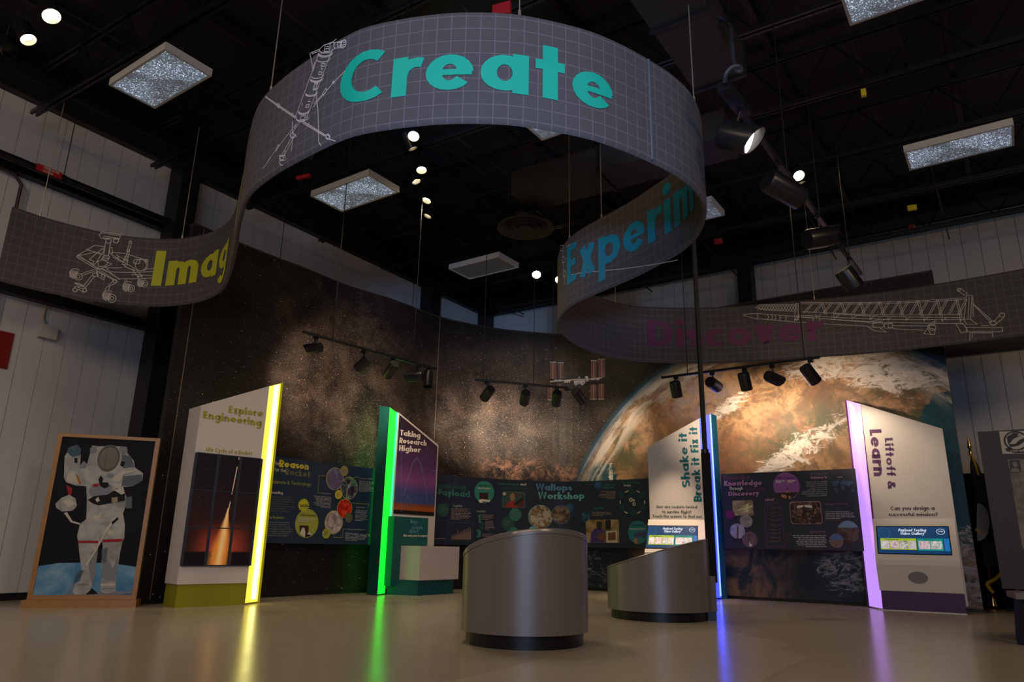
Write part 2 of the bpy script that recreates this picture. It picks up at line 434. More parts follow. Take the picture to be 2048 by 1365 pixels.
def gear(mb,surf,c,rx,off,ry=None,teeth=14,rng=None,hole=None,k0=.82):
    a=V(surf.cast(*c,rng)[:2]);R=abs(surf.cast(c[0]+rx,c[1],rng)[0]-a.x);R2=abs(surf.cast(c[0],c[1]-(ry or rx),rng)[1]-a.y);o=[]
    for k in range(teeth*4):
        f=1 if k%4 in(0,1) else k0
        o.append((a.x+R*f*math.cos(2*PI*k/teeth/4),a.y+R2*f*math.sin(2*PI*k/teeth/4)))
    L=[o]
    if hole: L.append([(a.x+R*hole*math.cos(2*PI*k/20),a.y+R2*hole*math.sin(2*PI*k/20)) for k in range(20)])
    mb.fill(surf,L,off)
def area(mb,surf,pts,off,rng=None,uv=False):
    mb.fill(surf,[[surf.cast(*p,rng)[:2] for p in pts]],off,uv)
def trace(mb,surf,pts,w,off,closed=False,rng=None):
    q=[surf.cast(*p,rng)[:2] for p in pts]
    if isinstance(surf,Curve):
        o=[q[0]]
        for i in range(1,len(q)+(1 if closed else 0)):
            a,b=q[i-1],q[i%len(q)];k=max(1,int(abs(a[0]-b[0])/.12))
            o+=[(a[0]+(b[0]-a[0])*j/k,a[1]+(b[1]-a[1])*j/k) for j in range(1,k+1)]
        q=o[:-1] if closed else o
    mb.strip(surf,q,w,off,closed)
def rrect(surf,tl,br,r=.15,rng=None):
    a=surf.cast(*tl,rng);b=surf.cast(*br,rng);x0,x1=sorted((a[0],b[0]));z0,z1=sorted((a[1],b[1]));q=r*min(x1-x0,z1-z0);o=[]
    for cx,cz,s in ((x1-q,z1-q,0),(x0+q,z1-q,90),(x0+q,z0+q,180),(x1-q,z0+q,270)): o+=arc(cx,cz,q,q,s,s+90,5)
    return o
# ================================================================= MATERIALS
WHITE=mat('matt white laminate',(.62,.56,.52),.45,var=.03)
BLACK=mat('black steel paint',(.010,.0095,.009),.45,var=.2)
ROD=mat('glint streaked black steel',(.022,.020,.019),.3,metal=.4,var=.5,sc=1.2)  # patchy lighter tone and gloss imitate broken light glints on the roof rods
WEB=mat('dull black rod',(.006,.006,.006),.8,spec=.1)
BLACKG=mat('black semi gloss enamel',(.009,.009,.010),.33,spec=.5,var=.1)
DUCTM=mat('black painted duct',(.026,.021,.018),.55,var=.35,sc=3)
CHROME=mat('galvanised cable',(.55,.48,.38),.35,.8)
LASER=mat('warm grey laminate',(.20,.178,.162),.33,metal=.35,spec=.6,var=.03,sc=2)
LASERR=mat('brushed grey rim',(.21,.185,.17),.3,metal=.35,spec=.6,var=.03)
PLINTH=mat('black plinth',(.006,.006,.006),.35)
NAVY=mat('navy board print',(.0125,.019,.040),.5,var=.25,sc=1.5)
NAVY2=mat('blue board print',(.011,.030,.062),.45,var=.2,sc=1.5)
NAVY3=mat('slate board print',(.021,.024,.038),.5,var=.15,sc=1.5)
TEAL=mat('teal print',(.0,.37,.24),.55,var=.02)
LIME=mat('lime print',(.50,.50,.02),.55,var=.03)
BLUEW=mat('cyan blue print',(.0,.21,.30),.55,var=.03)
PLUM=mat('plum print',(.135,.026,.085),.7,var=.03)
LINEW=mat('white line print',(.60,.52,.46),.6,var=.02)
CREAM=mat('cream text print',(.62,.55,.46),.6,var=0)
YEL=mat('yellow print',(.62,.53,.05),.5,var=.05)
OLIVE=mat('olive print',(.33,.36,.05),.5,var=.05)
RED=mat('red label',(.42,.012,.014),.5,var=.08)
OAK=NT('honey oak');_f=OAK.noise(OAK.map(OAK.ob(),(2,14,1.2)),5,6,.6,1.5);OAK=OAK.done(OAK.mix(_f,(.26,.115,.025),(.44,.22,.055)),.35)
def fabric():
    n=NT('grey banner fabric with printed grid');u=n.sep(n.uv())
    def g(x,p,w):
        f=n.ma('FRACT',n.ma('DIVIDE',x,p));return n.ma('LESS_THAN',n.ma('ABSOLUTE',n.ma('SUBTRACT',f,.5)),w)
    k=n.ma('MAXIMUM',g(u[0],.118,.028),g(u[1],.118,.028))
    b=n.noise(n.uv(),1.2,3);base=n.mix(b,(.074,.064,.063),(.086,.075,.073))
    n.bump(n.noise(n.uv(),3,2),.15,.02)
    return n.done(n.mix(n.ma('MULTIPLY',k,.55),base,(.20,.175,.17)),.75,spec=.2)
FAB=fabric()
HEM=mat('banner hem fabric',(.09,.085,.09),.7,var=.05)
def wallm():
    n=NT('cream ribbed metal cladding');u=n.sep(n.uv())
    b=n.noise(n.map(n.uv(),(1,.3,1)),1.4,4,.6);c=n.mix(b,(.50,.47,.44),(.60,.565,.53))
    return n.done(c,.5)
WALLM=wallm();SEAMM=mat('cladding joint line',(.36,.335,.305),.6)
def floorm(name,a,b):
    n=NT(name);v=n.ob();f=n.noise(n.map(v,(1,1,1),(0,0,.6)),1.1,6,.65,.4);f2=n.noise(n.map(v,(6,1.2,1),(0,0,.98)),3,4,.6)
    c=n.mix(f,a,b);c=n.mix(n.ma('MULTIPLY',f2,.35),c,tuple(x*.75 for x in a));sp=n.noise(v,90,1)
    c=n.mix(n.ma('MULTIPLY',n.ss(sp,.62,.75),.1),c,tuple(x*.5 for x in a))
    n.bump(n.noise(n.map(v,(1,1,1)),7,3,.6),.03,.004)
    return n.done(c,n.ma('MULTIPLY_ADD',f2,.12,.16),spec=.5)
FLOOR=floorm('polished beige floor',(.36,.30,.22),(.44,.37,.275))
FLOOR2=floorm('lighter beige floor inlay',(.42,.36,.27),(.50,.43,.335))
def ceilm():
    n=NT('black roof deck');u=n.sep(n.uv())
    f=n.ma('FRACT',n.ma('DIVIDE',u[0],1.05));k=n.ma('LESS_THAN',f,.035)
    c=n.mix(n.noise(n.uv(),2,4),(.006,.006,.0075),(.011,.010,.012))
    return n.done(n.mix(k,c,(.03,.028,.027)),.5)
DECK=ceilm()
# ================================================================= ROOM
n1=V((.842,-.539,0));n2=V((.570,.8215,0))           # left wall faces +n1, right wall lies at n2 = 16.1
dL=V((.539,.842,0));dR=V((.8215,-.570,0))
ZE=7.27;ZD=7.82
Wl=Plane(n1*-11.5,dL);Wr=Plane(n2*16.1,dR)
corner=n1*-11.5+dL*16.5
def wall(name,P,s0,s1,z1,n):
    mb=MB();p=.305;gx=.007;x=s0;sm=MB()
    while x<s1:
        e=min(x+p,s1)
        mb.quad([P.to(x+gx,0),P.to(e-gx,0),P.to(e-gx,z1),P.to(x+gx,z1)],[(x+gx,0),(e-gx,0),(e-gx,z1),(x+gx,z1)])
        mb.cm=1
        mb.quad([P.to(e-gx,0),P.to(e,0,-.008),P.to(e,z1,-.008),P.to(e-gx,z1)])
        mb.quad([P.to(e,0,-.008),P.to(e+gx,0),P.to(e+gx,z1),P.to(e,z1,-.008)])
        mb.cm=0;x=e
    # outer sheet
    mb.quad([P.to(s0,0,-.2),P.to(s1,0,-.2),P.to(s1,z1,-.2),P.to(s0,z1,-.2)])
    return struct(mb,name,[WALLM,SEAMM])
sc=(corner-Wl.O).dot(dL);sr=(corner-Wr.O).dot(dR)
wall('wall_left',Wl,-6,sc,ZD,n1);wall('wall_right',Wr,sr,20,ZD,n2)
mb=MB();mb.quad([(-22,-9,0),(24,-9,0),(24,24,0),(-22,24,0)]);mb.quad([(-22,-9,-.1),(24,-9,-.1),(24,24,-.1),(-22,24,-.1)]);struct(mb,'floor',FLOOR)
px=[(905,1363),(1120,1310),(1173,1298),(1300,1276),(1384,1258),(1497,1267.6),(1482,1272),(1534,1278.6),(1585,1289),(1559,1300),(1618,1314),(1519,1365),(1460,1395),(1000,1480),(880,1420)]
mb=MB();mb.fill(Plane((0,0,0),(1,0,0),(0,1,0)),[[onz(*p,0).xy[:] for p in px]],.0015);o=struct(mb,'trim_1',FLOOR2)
def oc(a,b,z): return V((0,0,z))+n1*a+n2*b
mb=MB();q=[oc(-14,-12,ZD),oc(14,-12,ZD),oc(14,17.5,ZD),oc(-14,17.5,ZD)]
mb.quad(q,[(-14,-12),(14,-12),(14,17.5),(-14,17.5)]);mb.quad([p+V((0,0,.15)) for p in q]);struct(mb,'ceiling',DECK)
# eave beams, skirting, columns, girts
def onwall(P,s0,s1,z0,z1,d0,d1,name,m=BLACK):
    mb=MB();mb.prism([P.to(s0,z0,d0),P.to(s1,z0,d0),P.to(s1,z1,d0),P.to(s0,z1,d0)],P.n*(d1-d0));return struct(mb,name,m,fix=True)
onwall(Wl,-6,sc-.02,ZE,ZD-.01,.002,.16,'trim_2');onwall(Wr,sr+.25,20,ZE,ZD-.01,.002,.16,'trim_3')
onwall(Wl,-6,sc-.02,0,.1,.002,.02,'baseboard_left');onwall(Wr,sr+.03,20,0,.1,.002,.02,'baseboard_right')
tn=4
for (a,b) in [((331,345),(366,358)),((831,590),(855,600))]:
    s0=Wl.cast(*a)[0];s1=Wl.off(.25).cast(*b)[0];onwall(Wl,s0,max(s1,s0+.35),0,ZE-.005,.17,.55,'trim_%d'%tn);tn+=1
onwall(Wl,sc-.62,sc-.3,0,ZE-.005,.17,.5,'trim_%d'%tn);tn+=1
for (a,b) in [((1487,560),(1513,545)),((930,640),(955,640))][:1]:
    s0=Wr.cast(*a)[0];s1=Wr.cast(*b)[0];onwall(Wr,s0,s1,0,ZE-.005,.17,.5,'trim_%d'%tn);tn+=1
# girts
for P,pts,e0,e1 in [(Wl,[(311,450),(311,458)],-6,sc-.7),(Wl,[(0,572),(0,584)],-6,Wl.cast(300,650)[0]),(Wr,[(1960,686),(1960,706)],Wr.cast(1780,700)[0],20)]:
    zz=sorted(P.cast(*p)[1] for p in pts);onwall(P,e0,e1,zz[0]-.02,zz[1]+.05,.003,.16,'trim_%d'%tn);tn+=1
# bar joists, spaced 1.83 m
for i,o2 in enumerate([.35,2.2,4.02,5.85,7.66,9.45,11.27,13.1,14.9]):
    mb=MB();a0,a1=-11.15,12;z0,z1=6.85,7.62
    for z in (z0,z1):
        for d in (-.035,.035): mb.beam(oc(a0,o2,z)+n2*d,oc(a1,o2,z)+n2*d,.035,.06)
    x=a0;k=0;st=.55;mb.cm=1
    while x+st<=a1:
        mb.tube([oc(x,o2,z0 if k%2 else z1),oc(x+st,o2,z1 if k%2 else z0)],.014,6);x+=st;k+=1
    struct(mb,'trim_%d'%tn,[BLACKG,WEB]);tn+=1
# purlin bridging rods along the other way
for a in [-10.4,-8.6,-6.7,-4.6,-2.5,-.4,1.7,3.8,5.9,8]:
    mb=MB();mb.beam(oc(a,-2,6.93),oc(a,15.9,6.93),.025,.025);mb.beam(oc(a+.5,-2,7.73),oc(a+.5,15.9,7.73),.08,.12);struct(mb,'trim_%d'%tn,ROD);tn+=1
# ================================================================= MURAL
MP=[(-5.55,9.35),(-4.95,10.25),(-4.54,10.93),(-4.1,11.58),(-3.78,12.0),(-3.14,12.95),(-2.45,13.65),(-1.63,14.7),(-.94,15.25),(-.27,15.6),(.41,15.8),(1.22,15.9),(2.0,15.5),(2.9,14.8),(4.0,13.95),(4.85,13.32),(5.5,12.86),(6.2,12.35),(7.25,11.62)]
_q=catmull(MP,6);_k=min(i for i,p in enumerate(_q) if p.x>-5.02);MC=Curve(_q[_k:]);MC.side=1;MZ=5.55
# the seam at the left where printed panels meet
def circ3(a,b,c):
    ax,ay=a;bx,by=b;cx,cy=c;d=2*(ax*(by-cy)+bx*(cy-ay)+cx*(ay-by))
    ux=((ax*ax+ay*ay)*(by-cy)+(bx*bx+by*by)*(cy-ay)+(cx*cx+cy*cy)*(ay-by))/d
    uy=((ax*ax+ay*ay)*(cx-bx)+(bx*bx+by*by)*(ax-cx)+(cx*cx+cy*cy)*(bx-ax))/d
    return ux,uy,math.hypot(ax-ux,ay-uy)
ECX,ECZ,ER=circ3(MC.cast(1160,949),MC.cast(1300,762),MC.cast(1872,722))
print('EARTH',ECX,ECZ,ER,MC.L)
def muralm():
    n=NT('space and planet mural print');uv=n.uv();u=n.sep(uv)
    def blob(px,rx,ry,soft=.5,rot=0):
        c=MC.cast(*px);v=n.map(uv,(1,1,1),loc=(-c[0],-c[1],0))
        if rot: v=n.map(v,rot=(0,0,-rot))
        v=n.map(v,(1/rx,1/ry,1));l=n.N.new('ShaderNodeVectorMath');l.operation='LENGTH';n.L.new(v,l.inputs[0])
        return n.ma('SUBTRACT',1,n.ss(l.outputs['Value'],1-soft,1+soft))
    dx=n.ma('SUBTRACT',u[0],ECX);dz=n.ma('SUBTRACT',u[1],ECZ)
    d=n.ma('DIVIDE',n.ma('SQRT',n.ma('ADD',n.ma('MULTIPLY',dx,dx),n.ma('MULTIPLY',dz,dz))),ER)
    ang=n.ma('ARCTAN2',dz,dx)
    pol=n.comb(n.ma('MULTIPLY',ang,2.2),n.ma('MULTIPLY',d,14))
    # stars
    dense=n.noise(uv,.55,5,.6)
    band=n.ss(dense,.42,.66)
    def stars(sc,r,thr):
        ds=n.vor(uv,sc);cc=n.sep(n.vor(uv,sc,'Color'))
        return n.ma('MULTIPLY',n.ma('SUBTRACT',1,n.ss(ds,r*.4,r)),n.ss(cc[0],thr,n.ma('ADD',thr,.25)))
    band2=n.ma('MAXIMUM',blob((680,760),1.5,1.7,.8),n.ma('MAXIMUM',blob((1000,850),2.2,1.4,.8),blob((790,900),1.6,.9,.8)))
    st=n.ma('ADD',stars(9,.10,.55),n.ma('MULTIPLY',stars(26,.19,n.ma('SUBTRACT',.62,n.ma('MULTIPLY',band2,.5))),.55))
    st=n.ma('ADD',st,n.ma('MULTIPLY',stars(60,.30,.35),n.ma('MULTIPLY',band2,.6)))
    milk=n.ma('MULTIPLY',n.ma('MULTIPLY_ADD',band2,.9,.1),n.ss(n.noise(uv,1.7,6,.65,.6),.3,.8))
    neb=n.mix(n.noise(uv,2.3,4),(.085,.045,.030),(.105,.082,.066))
    space=n.mix(milk,(.0085,.0065,.0055),neb)
    pink=n.ma('MULTIPLY',n.ma('MAXIMUM',blob((1030,945),.7,.28,.7),blob((1125,952),.5,.2,.7)),n.ss(n.noise(uv,5,6,.7,.8),.42,.66))
    space=n.mix(pink,space,(.36,.18,.12))
    scol=n.mix(n.sep(n.vor(uv,26,'Color'))[1],(.9,.62,.45),(.65,.62,.72))
    space=n.mix(n.ma('MINIMUM',st,1),space,scol)
    # land
    ln=n.noise(uv,.9,8,.62,.8);ln2=n.noise(n.map(uv,(1,1,1),(0,0,.5)),2.6,8,.66,1.0)
    land=n.mix(n.ss(ln,.40,.58),(.24,.11,.05),(.44,.25,.12))
    land=n.mix(n.ma('MULTIPLY',n.ss(ln2,.47,.58),.8),land,(.17,.095,.05));ln3=n.noise(n.map(uv,(1,1,1),(0,0,1.1)),7,6,.7,.6);land=n.mix(n.ma('MULTIPLY',n.ss(ln3,.5,.6),.45),land,(.12,.07,.04))
    gr=n.ma('MAXIMUM',n.ma('MULTIPLY',blob((1640,850),1.1,.35,.7,.2),.95),blob((1840,800),.75,.9,.5))
    gr=n.ma('MULTIPLY',n.ma('MAXIMUM',gr,n.ma('MAXIMUM',blob((1590,890),.8,.4,.8),blob((1250,900),.35,.5,.7))),n.ss(n.noise(uv,2.2,8,.68,.8),.38,.54))
    land=n.mix(gr,land,(.075,.072,.030))
    lav=n.ma('MULTIPLY',blob((1385,790),.75,.45,.7),n.ss(n.noise(uv,4,6,.6,.8),.35,.65))
    land=n.mix(lav,land,(.30,.24,.24))
    # sea
    sea=n.ma('MAXIMUM',blob((1905,950),.42,1.5,.35),n.ma('MULTIPLY',blob((1205,975),.5,.5,.8),.8))
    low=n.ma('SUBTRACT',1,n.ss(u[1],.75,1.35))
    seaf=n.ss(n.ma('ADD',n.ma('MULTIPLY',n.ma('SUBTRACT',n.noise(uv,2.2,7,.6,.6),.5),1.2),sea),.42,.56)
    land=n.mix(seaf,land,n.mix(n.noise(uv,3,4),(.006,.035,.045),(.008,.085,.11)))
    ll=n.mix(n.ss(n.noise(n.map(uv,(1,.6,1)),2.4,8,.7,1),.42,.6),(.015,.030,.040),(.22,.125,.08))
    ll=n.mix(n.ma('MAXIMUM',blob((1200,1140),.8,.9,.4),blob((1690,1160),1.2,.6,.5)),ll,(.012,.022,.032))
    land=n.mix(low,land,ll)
    # clouds
    c1=n.noise(n.map(uv,(1.2,3.4,1),(0,0,-.45)),2.0,12,.74,1.4)
    c2=n.noise(n.map(uv,(1,1,1)),4.2,12,.76,1.8)
    cm=n.ma('MAXIMUM',n.ma('MAXIMUM',blob((1770,745),1.1,.42,.6,-.3),blob((1590,905),1.25,.26,.7,.55)),n.ma('MAXIMUM',blob((1650,735),.9,.3,.6),n.ma('MULTIPLY',blob((1455,815),.75,.16,.8,.55),.9)))
    cm=n.ma('MAXIMUM',cm,n.ma('MAXIMUM',n.ma('MULTIPLY',blob((1690,1140),.5,.45,.6),.8),n.ma('MAXIMUM',n.ma('MULTIPLY',blob((1195,1135),.7,.8,.6),.62),n.ma('MULTIPLY',blob((1945,1140),.25,.8,.4),.8))))
    cm=n.ma('MAXIMUM',cm,n.ma('MULTIPLY',blob((1222,950),.06,.35,.5),.9))
    cl=n.ss(n.ma('ADD',n.ma('MAXIMUM',c1,n.ma('MULTIPLY',c2,.97)),n.ma('MULTIPLY',n.ma('SUBTRACT',cm,.62),.26)),.525,.64)
    limb=n.ma('MULTIPLY',n.ss(d,.855,.93),n.ss(n.noise(pol,2.2,7,.7,.4),.40,.60))
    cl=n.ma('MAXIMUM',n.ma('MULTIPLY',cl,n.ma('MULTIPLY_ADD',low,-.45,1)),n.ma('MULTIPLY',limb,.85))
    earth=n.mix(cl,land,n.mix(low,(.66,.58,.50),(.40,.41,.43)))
    earth=n.mix(n.ma('MULTIPLY',n.ss(d,.955,1.0),.75),earth,(.030,.10,.17))
    glow=n.ma('SUBTRACT',1,n.ss(d,1.0,1.03));space=n.mix(n.ma('MULTIPLY',glow,.7),space,(.02,.075,.12))
    col=n.mix(n.ma('LESS_THAN',d,1),space,earth)
    return n.done(col,.5,spec=.3)
MURM=muralm()
mural=thing('space_mural',MC.to(MC.L/2,0),'tall curved wall mural of stars and a huge planet with clouds','mural')
MTH=.10
def sheet(curve,s0,s1,z0,z1,off,th,name,m,parent,step=.15,nz=1,matback=None):
    mb=MB();n=max(2,int((s1-s0)/step));xs=[s0+(s1-s0)*i/n for i in range(n+1)]
    g=[[mb.vert(curve.to(x,z,off),(x,z)) for z in (z0,z1)] for x in xs]
    b=[[mb.vert(curve.to(x,z,off-th),(x,z)) for z in (z0,z1)] for x in xs]
    for i in range(n):
        mb.cm=0;mb.face((g[i][0],g[i+1][0],g[i+1][1],g[i][1]));mb.cm=1 if matback else 0
        mb.face((b[i][0],b[i][1],b[i+1][1],b[i+1][0]));mb.face((g[i][1],g[i+1][1],b[i+1][1],b[i][1]));mb.face((g[i][0],b[i][0],b[i+1][0],g[i+1][0]))
    mb.face((g[0][0],g[0][1],b[0][1],b[0][0]));mb.face((g[n][0],b[n][0],b[n][1],g[n][1]))
    return mb.build(name,[m,matback] if matback else m,parent)
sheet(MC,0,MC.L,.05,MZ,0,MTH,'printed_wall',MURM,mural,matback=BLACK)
sheet(MC,0,MC.L,0.0,.05,-.02,.06,'kick_rail',BLACK,mural)
seam=mat('aluminium joint strip',(.30,.23,.17),.4,.6)
for p in [(345,886),(873,780)]:
    s=MC.cast(*p)[0];mb=MB();mb.quad([MC.to(s-.008,.06,.004),MC.to(s+.008,.06,.004),MC.to(s+.008,MZ,.004),MC.to(s-.008,MZ,.004)]);mb.build('joint_strip',seam,mural)
sheet(MC,0,MC.L,MZ,MZ+.03,.01,.12,'top_rail',mat('dark bronze rail',(.05,.038,.03),.4,.3),mural)
# ================================================================= RIBBON BANNER
KR=.87
rb=[(38,418,1),(88,434.6,1),(146,451,1),(205,465,1),(249,473,1),(293,478.5,1),(337,480.6,1),(381,477,1),(425,468,1),(454,455.7,1)]
pts=[]
BOT=[(1.5,564),(68,579),(135,592),(202,605),(250,609),(293,611.5),(325,612.5),(366,608.6),(410,598),(445,583)]
TOPR=[(506,246),(526,205),(553,171),(598,133),(649,102),(701,68),(752,51),(821,36),(889,26.7),(957,24.5),(1026,29),(1094,41),(1162,58),(1231,82),(1289,113),(1350,155),(1368,174),(1385,198),(1396,232)]
for p in [(-7.66,10.05),(-7.42,10.38),(-7.12,10.68),(-6.8,10.92),(-6.45,11.08),(-6.05,11.16),(-5.7,11.16),(-5.35,11.06),(-4.95,10.86),(-4.55,10.5),(-4.28,10.1),(-3.98,9.5),(-3.62,8.7),(-3.3,7.95),(-2.95,7.25),(-2.55,6.78),(-2.1,6.38),(-1.6,6.0),(-1.25,5.85),(-.8,5.74),(-.4,5.70),(0.05,5.73),(.6,5.89),(.96,6.07),(1.31,6.31),(1.64,6.58),(1.9,6.88),(2.1,7.26),(2.2,7.66),(2.22,8.1),(2.12,8.6),(1.8,9.28),(1.57,9.68),(1.28,10.12),(1.0,10.6),(.84,11.1),(.79,11.65),(.9,12.3),(1.2,13.0),(1.75,13.7),(2.45,14.15),(3.15,14.25),(3.9,14.22),(4.6,14.08),(5.7,13.68),(6.9,13.2),(7.85,12.62),(8.9,11.82),(9.9,11.0)]:
    pts.append((p[0]*KR,p[1]*KR))
RC=Curve(catmull(pts,5));RZ0=H+3.65*KR;RZ1=H+4.85*KR
def sat(i): return RC.c[i*5]
S1=(0,sat(11));S2=(sat(11),sat(28));S3=(sat(28),sat(36));S4=(sat(36),RC.L)
ribbon=thing('ribbon_banner',RC.to(RC.L/2,RZ0),'long winding grey grid banner lettered Imagine, Create, Experiment and Discover','banner')
RT=.024
def ribbon_part(s0,s1,name):
    mb=MB();n=max(2,int((s1-s0)/.09));prof=[(RT,RZ0+.05),(RT,RZ1-.045)]+[(RT*math.cos(a),RZ1-.045+.045*math.sin(a)) for a in (PI/4,PI/2,3*PI/4)]+[(-RT,RZ1-.045),(-RT,RZ0+.05)]+[(RT*math.cos(a),RZ0+.05+.05*math.sin(a)) for a in (-3*PI/4,-PI/2,-PI/4)]
    G=[]
    for i in range(n+1):
        x=s0+(s1-s0)*i/n;G.append([mb.vert(RC.to(x,z,o,side=1),(x,z)) for o,z in prof])
    m=len(prof)
    for i in range(n):
        for j in range(m): mb.face((G[i][j],G[i+1][j],G[i+1][(j+1)%m],G[i][(j+1)%m]))
    mb.face(G[0]);mb.face(G[-1][::-1])
    return mb.build(name,FAB,ribbon,smooth=True,fix=True)
sj=RC.cast(1297,220,S2)[0]
ribbon_part(0,sat(12),'fabric_panel');ribbon_part(sat(12)+.004,sj-.006,'fabric_panel');ribbon_part(sj+.006,sat(35),'fabric_panel');ribbon_part(sat(35)+.004,RC.L,'fabric_panel')
mb=MB();mb.tube([RC.to(sj,RZ0+.02,.02),RC.to(sj,RZ1-.02,.02)],.014,8);mb.build('joint_pole',mat('grey blue joint',(.10,.13,.17),.4,.3),ribbon)
def rletters(txt,A,B,ztop,t,m,side,fit,name,label):
    RC.side=side;mb=MB();letter(mb,RC,txt,A,B,(A[0],ztop),RT+.006,t,gap=.10,fit=fit,dense=True,raw=True);RC.side=0;o=mb.build(name,m,ribbon);o['label']=label;return o
rletters('Imag',(1.86,4.33),(3.15,4.33),4.87,.235,LIME,1,'Ima','word_imagine','lime green letters Imag')
rletters('ine',(4.75,4.33),(5.65,4.33),4.87,.235,LIME,1,'ine','word_ending','lime green letters ine turning away round the bend')
rletters('Create',(7.92,4.30),(10.29,4.30),4.82,.235,TEAL,1,'Create','word_create','teal word Create')
rletters('Experiment',(15.24,4.34),(12.45,4.34),4.94,.225,BLUEW,-1,'Experim','word_experiment','blue teal word Experiment')
rletters('Discover',(18.97,4.31),(21.95,4.31),4.82,.24,PLUM,1,'Discover','word_discover','dark plum word Discover')
# line drawings printed on the banner -------------------------------------------------
def drawing(name,lines,w,rng,label):
    mb=MB()
    for l in lines:
        cl=False
        if l and l[0]=='c': cl=True;l=l[1:]
        trace(mb,RC,l,w,RT+.005,cl,rng)
    o=mb.build(name,LINEW,ribbon);o['label']=label
def ell(cx,cy,rx,ry,rot=0,n=16,a0=0,a1=360):
    r=math.radians(rot);o=[]
    for i in range(n+(0 if a1-a0==360 else 1)):
        a=math.radians(a0+(a1-a0)*i/n);x,y=rx*math.cos(a),ry*math.sin(a);o.append((cx+x*math.cos(r)-y*math.sin(r),cy+x*math.sin(r)+y*math.cos(r)))
    return o
def zr(l): # rover crop coordinates
    return (['c'] if l and l[0]=='c' else [])+Z(120,450,8.53,[p for p in l if p!='c'])
rov=[]
def wheel(cx,cy,rx,ry,fx,fy,fr,fq):
    L=[['c']+ell(fx,fy,fr,fq,20,18),['c']+ell(fx,fy,fr*.45,fq*.45,20,12)]
    L.append(ell(cx,cy,rx,ry,20,14,95,285))
    for k in range(7):
        a=k/6;L.append([(cx-rx*.82+a*rx*1.1,cy-ry*.75+a*ry*.15),(cx-rx*.95+a*rx*.9,cy+ry*.55+a*ry*.3)])
    return L
rov+=wheel(270,850,115,88,305,890,76,58)+wheel(840,1225,112,90,890,1265,72,70)+wheel(1180,1072,98,92,1230,1100,52,60)+wheel(1420,1005,88,80,1460,1020,48,58)
rov+=[['c',(275,545),(580,365),(770,380),(735,480),(590,690)],[(300,520),(560,700)],[(275,560),(560,730)],[(440,425),(720,520)],[(460,440),(700,500)],[(740,405),(490,610)],[(590,480),(300,540)],[(630,490),(500,600),(590,640)],
 [(780,300),(745,530)],[(865,300),(825,545)],['c']+ell(830,290,45,35),['c']+ell(790,560,58,30),['c']+ell(775,590,60,32),
 ['c',(710,130),(1040,180),(1020,250),(700,240),(668,190)],['c',(930,230),(1010,260),(980,330),(910,300)],[(700,150),(1030,200)],[(740,200),(760,260),(850,240)],[(760,210),(1000,240)],['c']+ell(960,290,45,32),
 ['c',(1190,320),(1230,325),(1180,470),(1150,460)],['c']+ell(1208,305,24,18),['c']+ell(1170,455,28,24),[(1160,480),(1110,640)],[(1190,490),(1150,650)],['c',(1115,545),(1170,550),(1160,600),(1100,600)],['c',(1090,610),(1170,620),(1150,690),(1070,690)],
 [(860,500),(1060,630),(1290,760)],[(880,480),(1120,500),(1500,620)],[(900,560),(1050,640)],[(960,520),(1020,560),(960,580)],[(1040,560),(1100,600)],
 ['c']+ell(1390,700,95,95,-30,22),ell(1400,700,110,105,-30,16,-80,100),['c']+ell(1320,640,58,40),['c']+ell(1490,625,28,22),
 [(820,745),(1070,745)],[(850,815),(1620,810)],[(1440,770),(1640,755)],[(1000,935),(1640,915)],[(1230,860),(1640,880)],
 [(560,700),(1000,990)],[(600,770),(930,960)],[(620,730),(830,820)],[(700,740),(1010,930)],[(770,720),(880,840),(1030,950)],[(570,640),(560,730),(640,770),(760,740),(890,680),(790,640)],
 [(350,850),(590,770)],[(370,875),(600,800)],[(560,850),(410,1040)],[(590,890),(440,1070)],['c',(560,840),(640,830),(650,890),(560,890)],['c',(620,800),(770,880),(750,950),(640,890)],['c']+ell(740,880,34,24),
 ['c',(210,1120),(260,1060),(340,1090),(440,1090),(450,1150),(400,1165),(320,1110),(250,1160)],[(250,1000),(440,1080)],['c',(245,1000),(330,1010),(400,1050),(320,1060)],['c']+ell(250,1120,36,30),['c']+ell(420,1125,34,30),
 [(920,960),(780,1100),(770,1150)],[(970,1000),(850,1060),(830,1140)],['c']+ell(940,970,36,26),[(1110,950),(1120,1000)],[(1140,950),(1150,990)],
 [(1260,800),(1360,910)],[(1310,770),(1420,900)],['c',(1330,890),(1410,890),(1420,930),(1350,935)],[(1080,690),(1180,760),(1300,780)],[(1100,720),(1290,800)],['c',(640,640),(740,600),(820,660),(760,720),(660,720)],['c',(850,400),(890,400),(900,500),(850,500)]]
drawing('rover_drawing',[zr(l) for l in rov],.0085,S1,'white line drawing of a six wheeled rover')
def zk(l): return (['c'] if l and l[0]=='c' else [])+Z(500,60,4.877,[p for p in l if p!='c'])
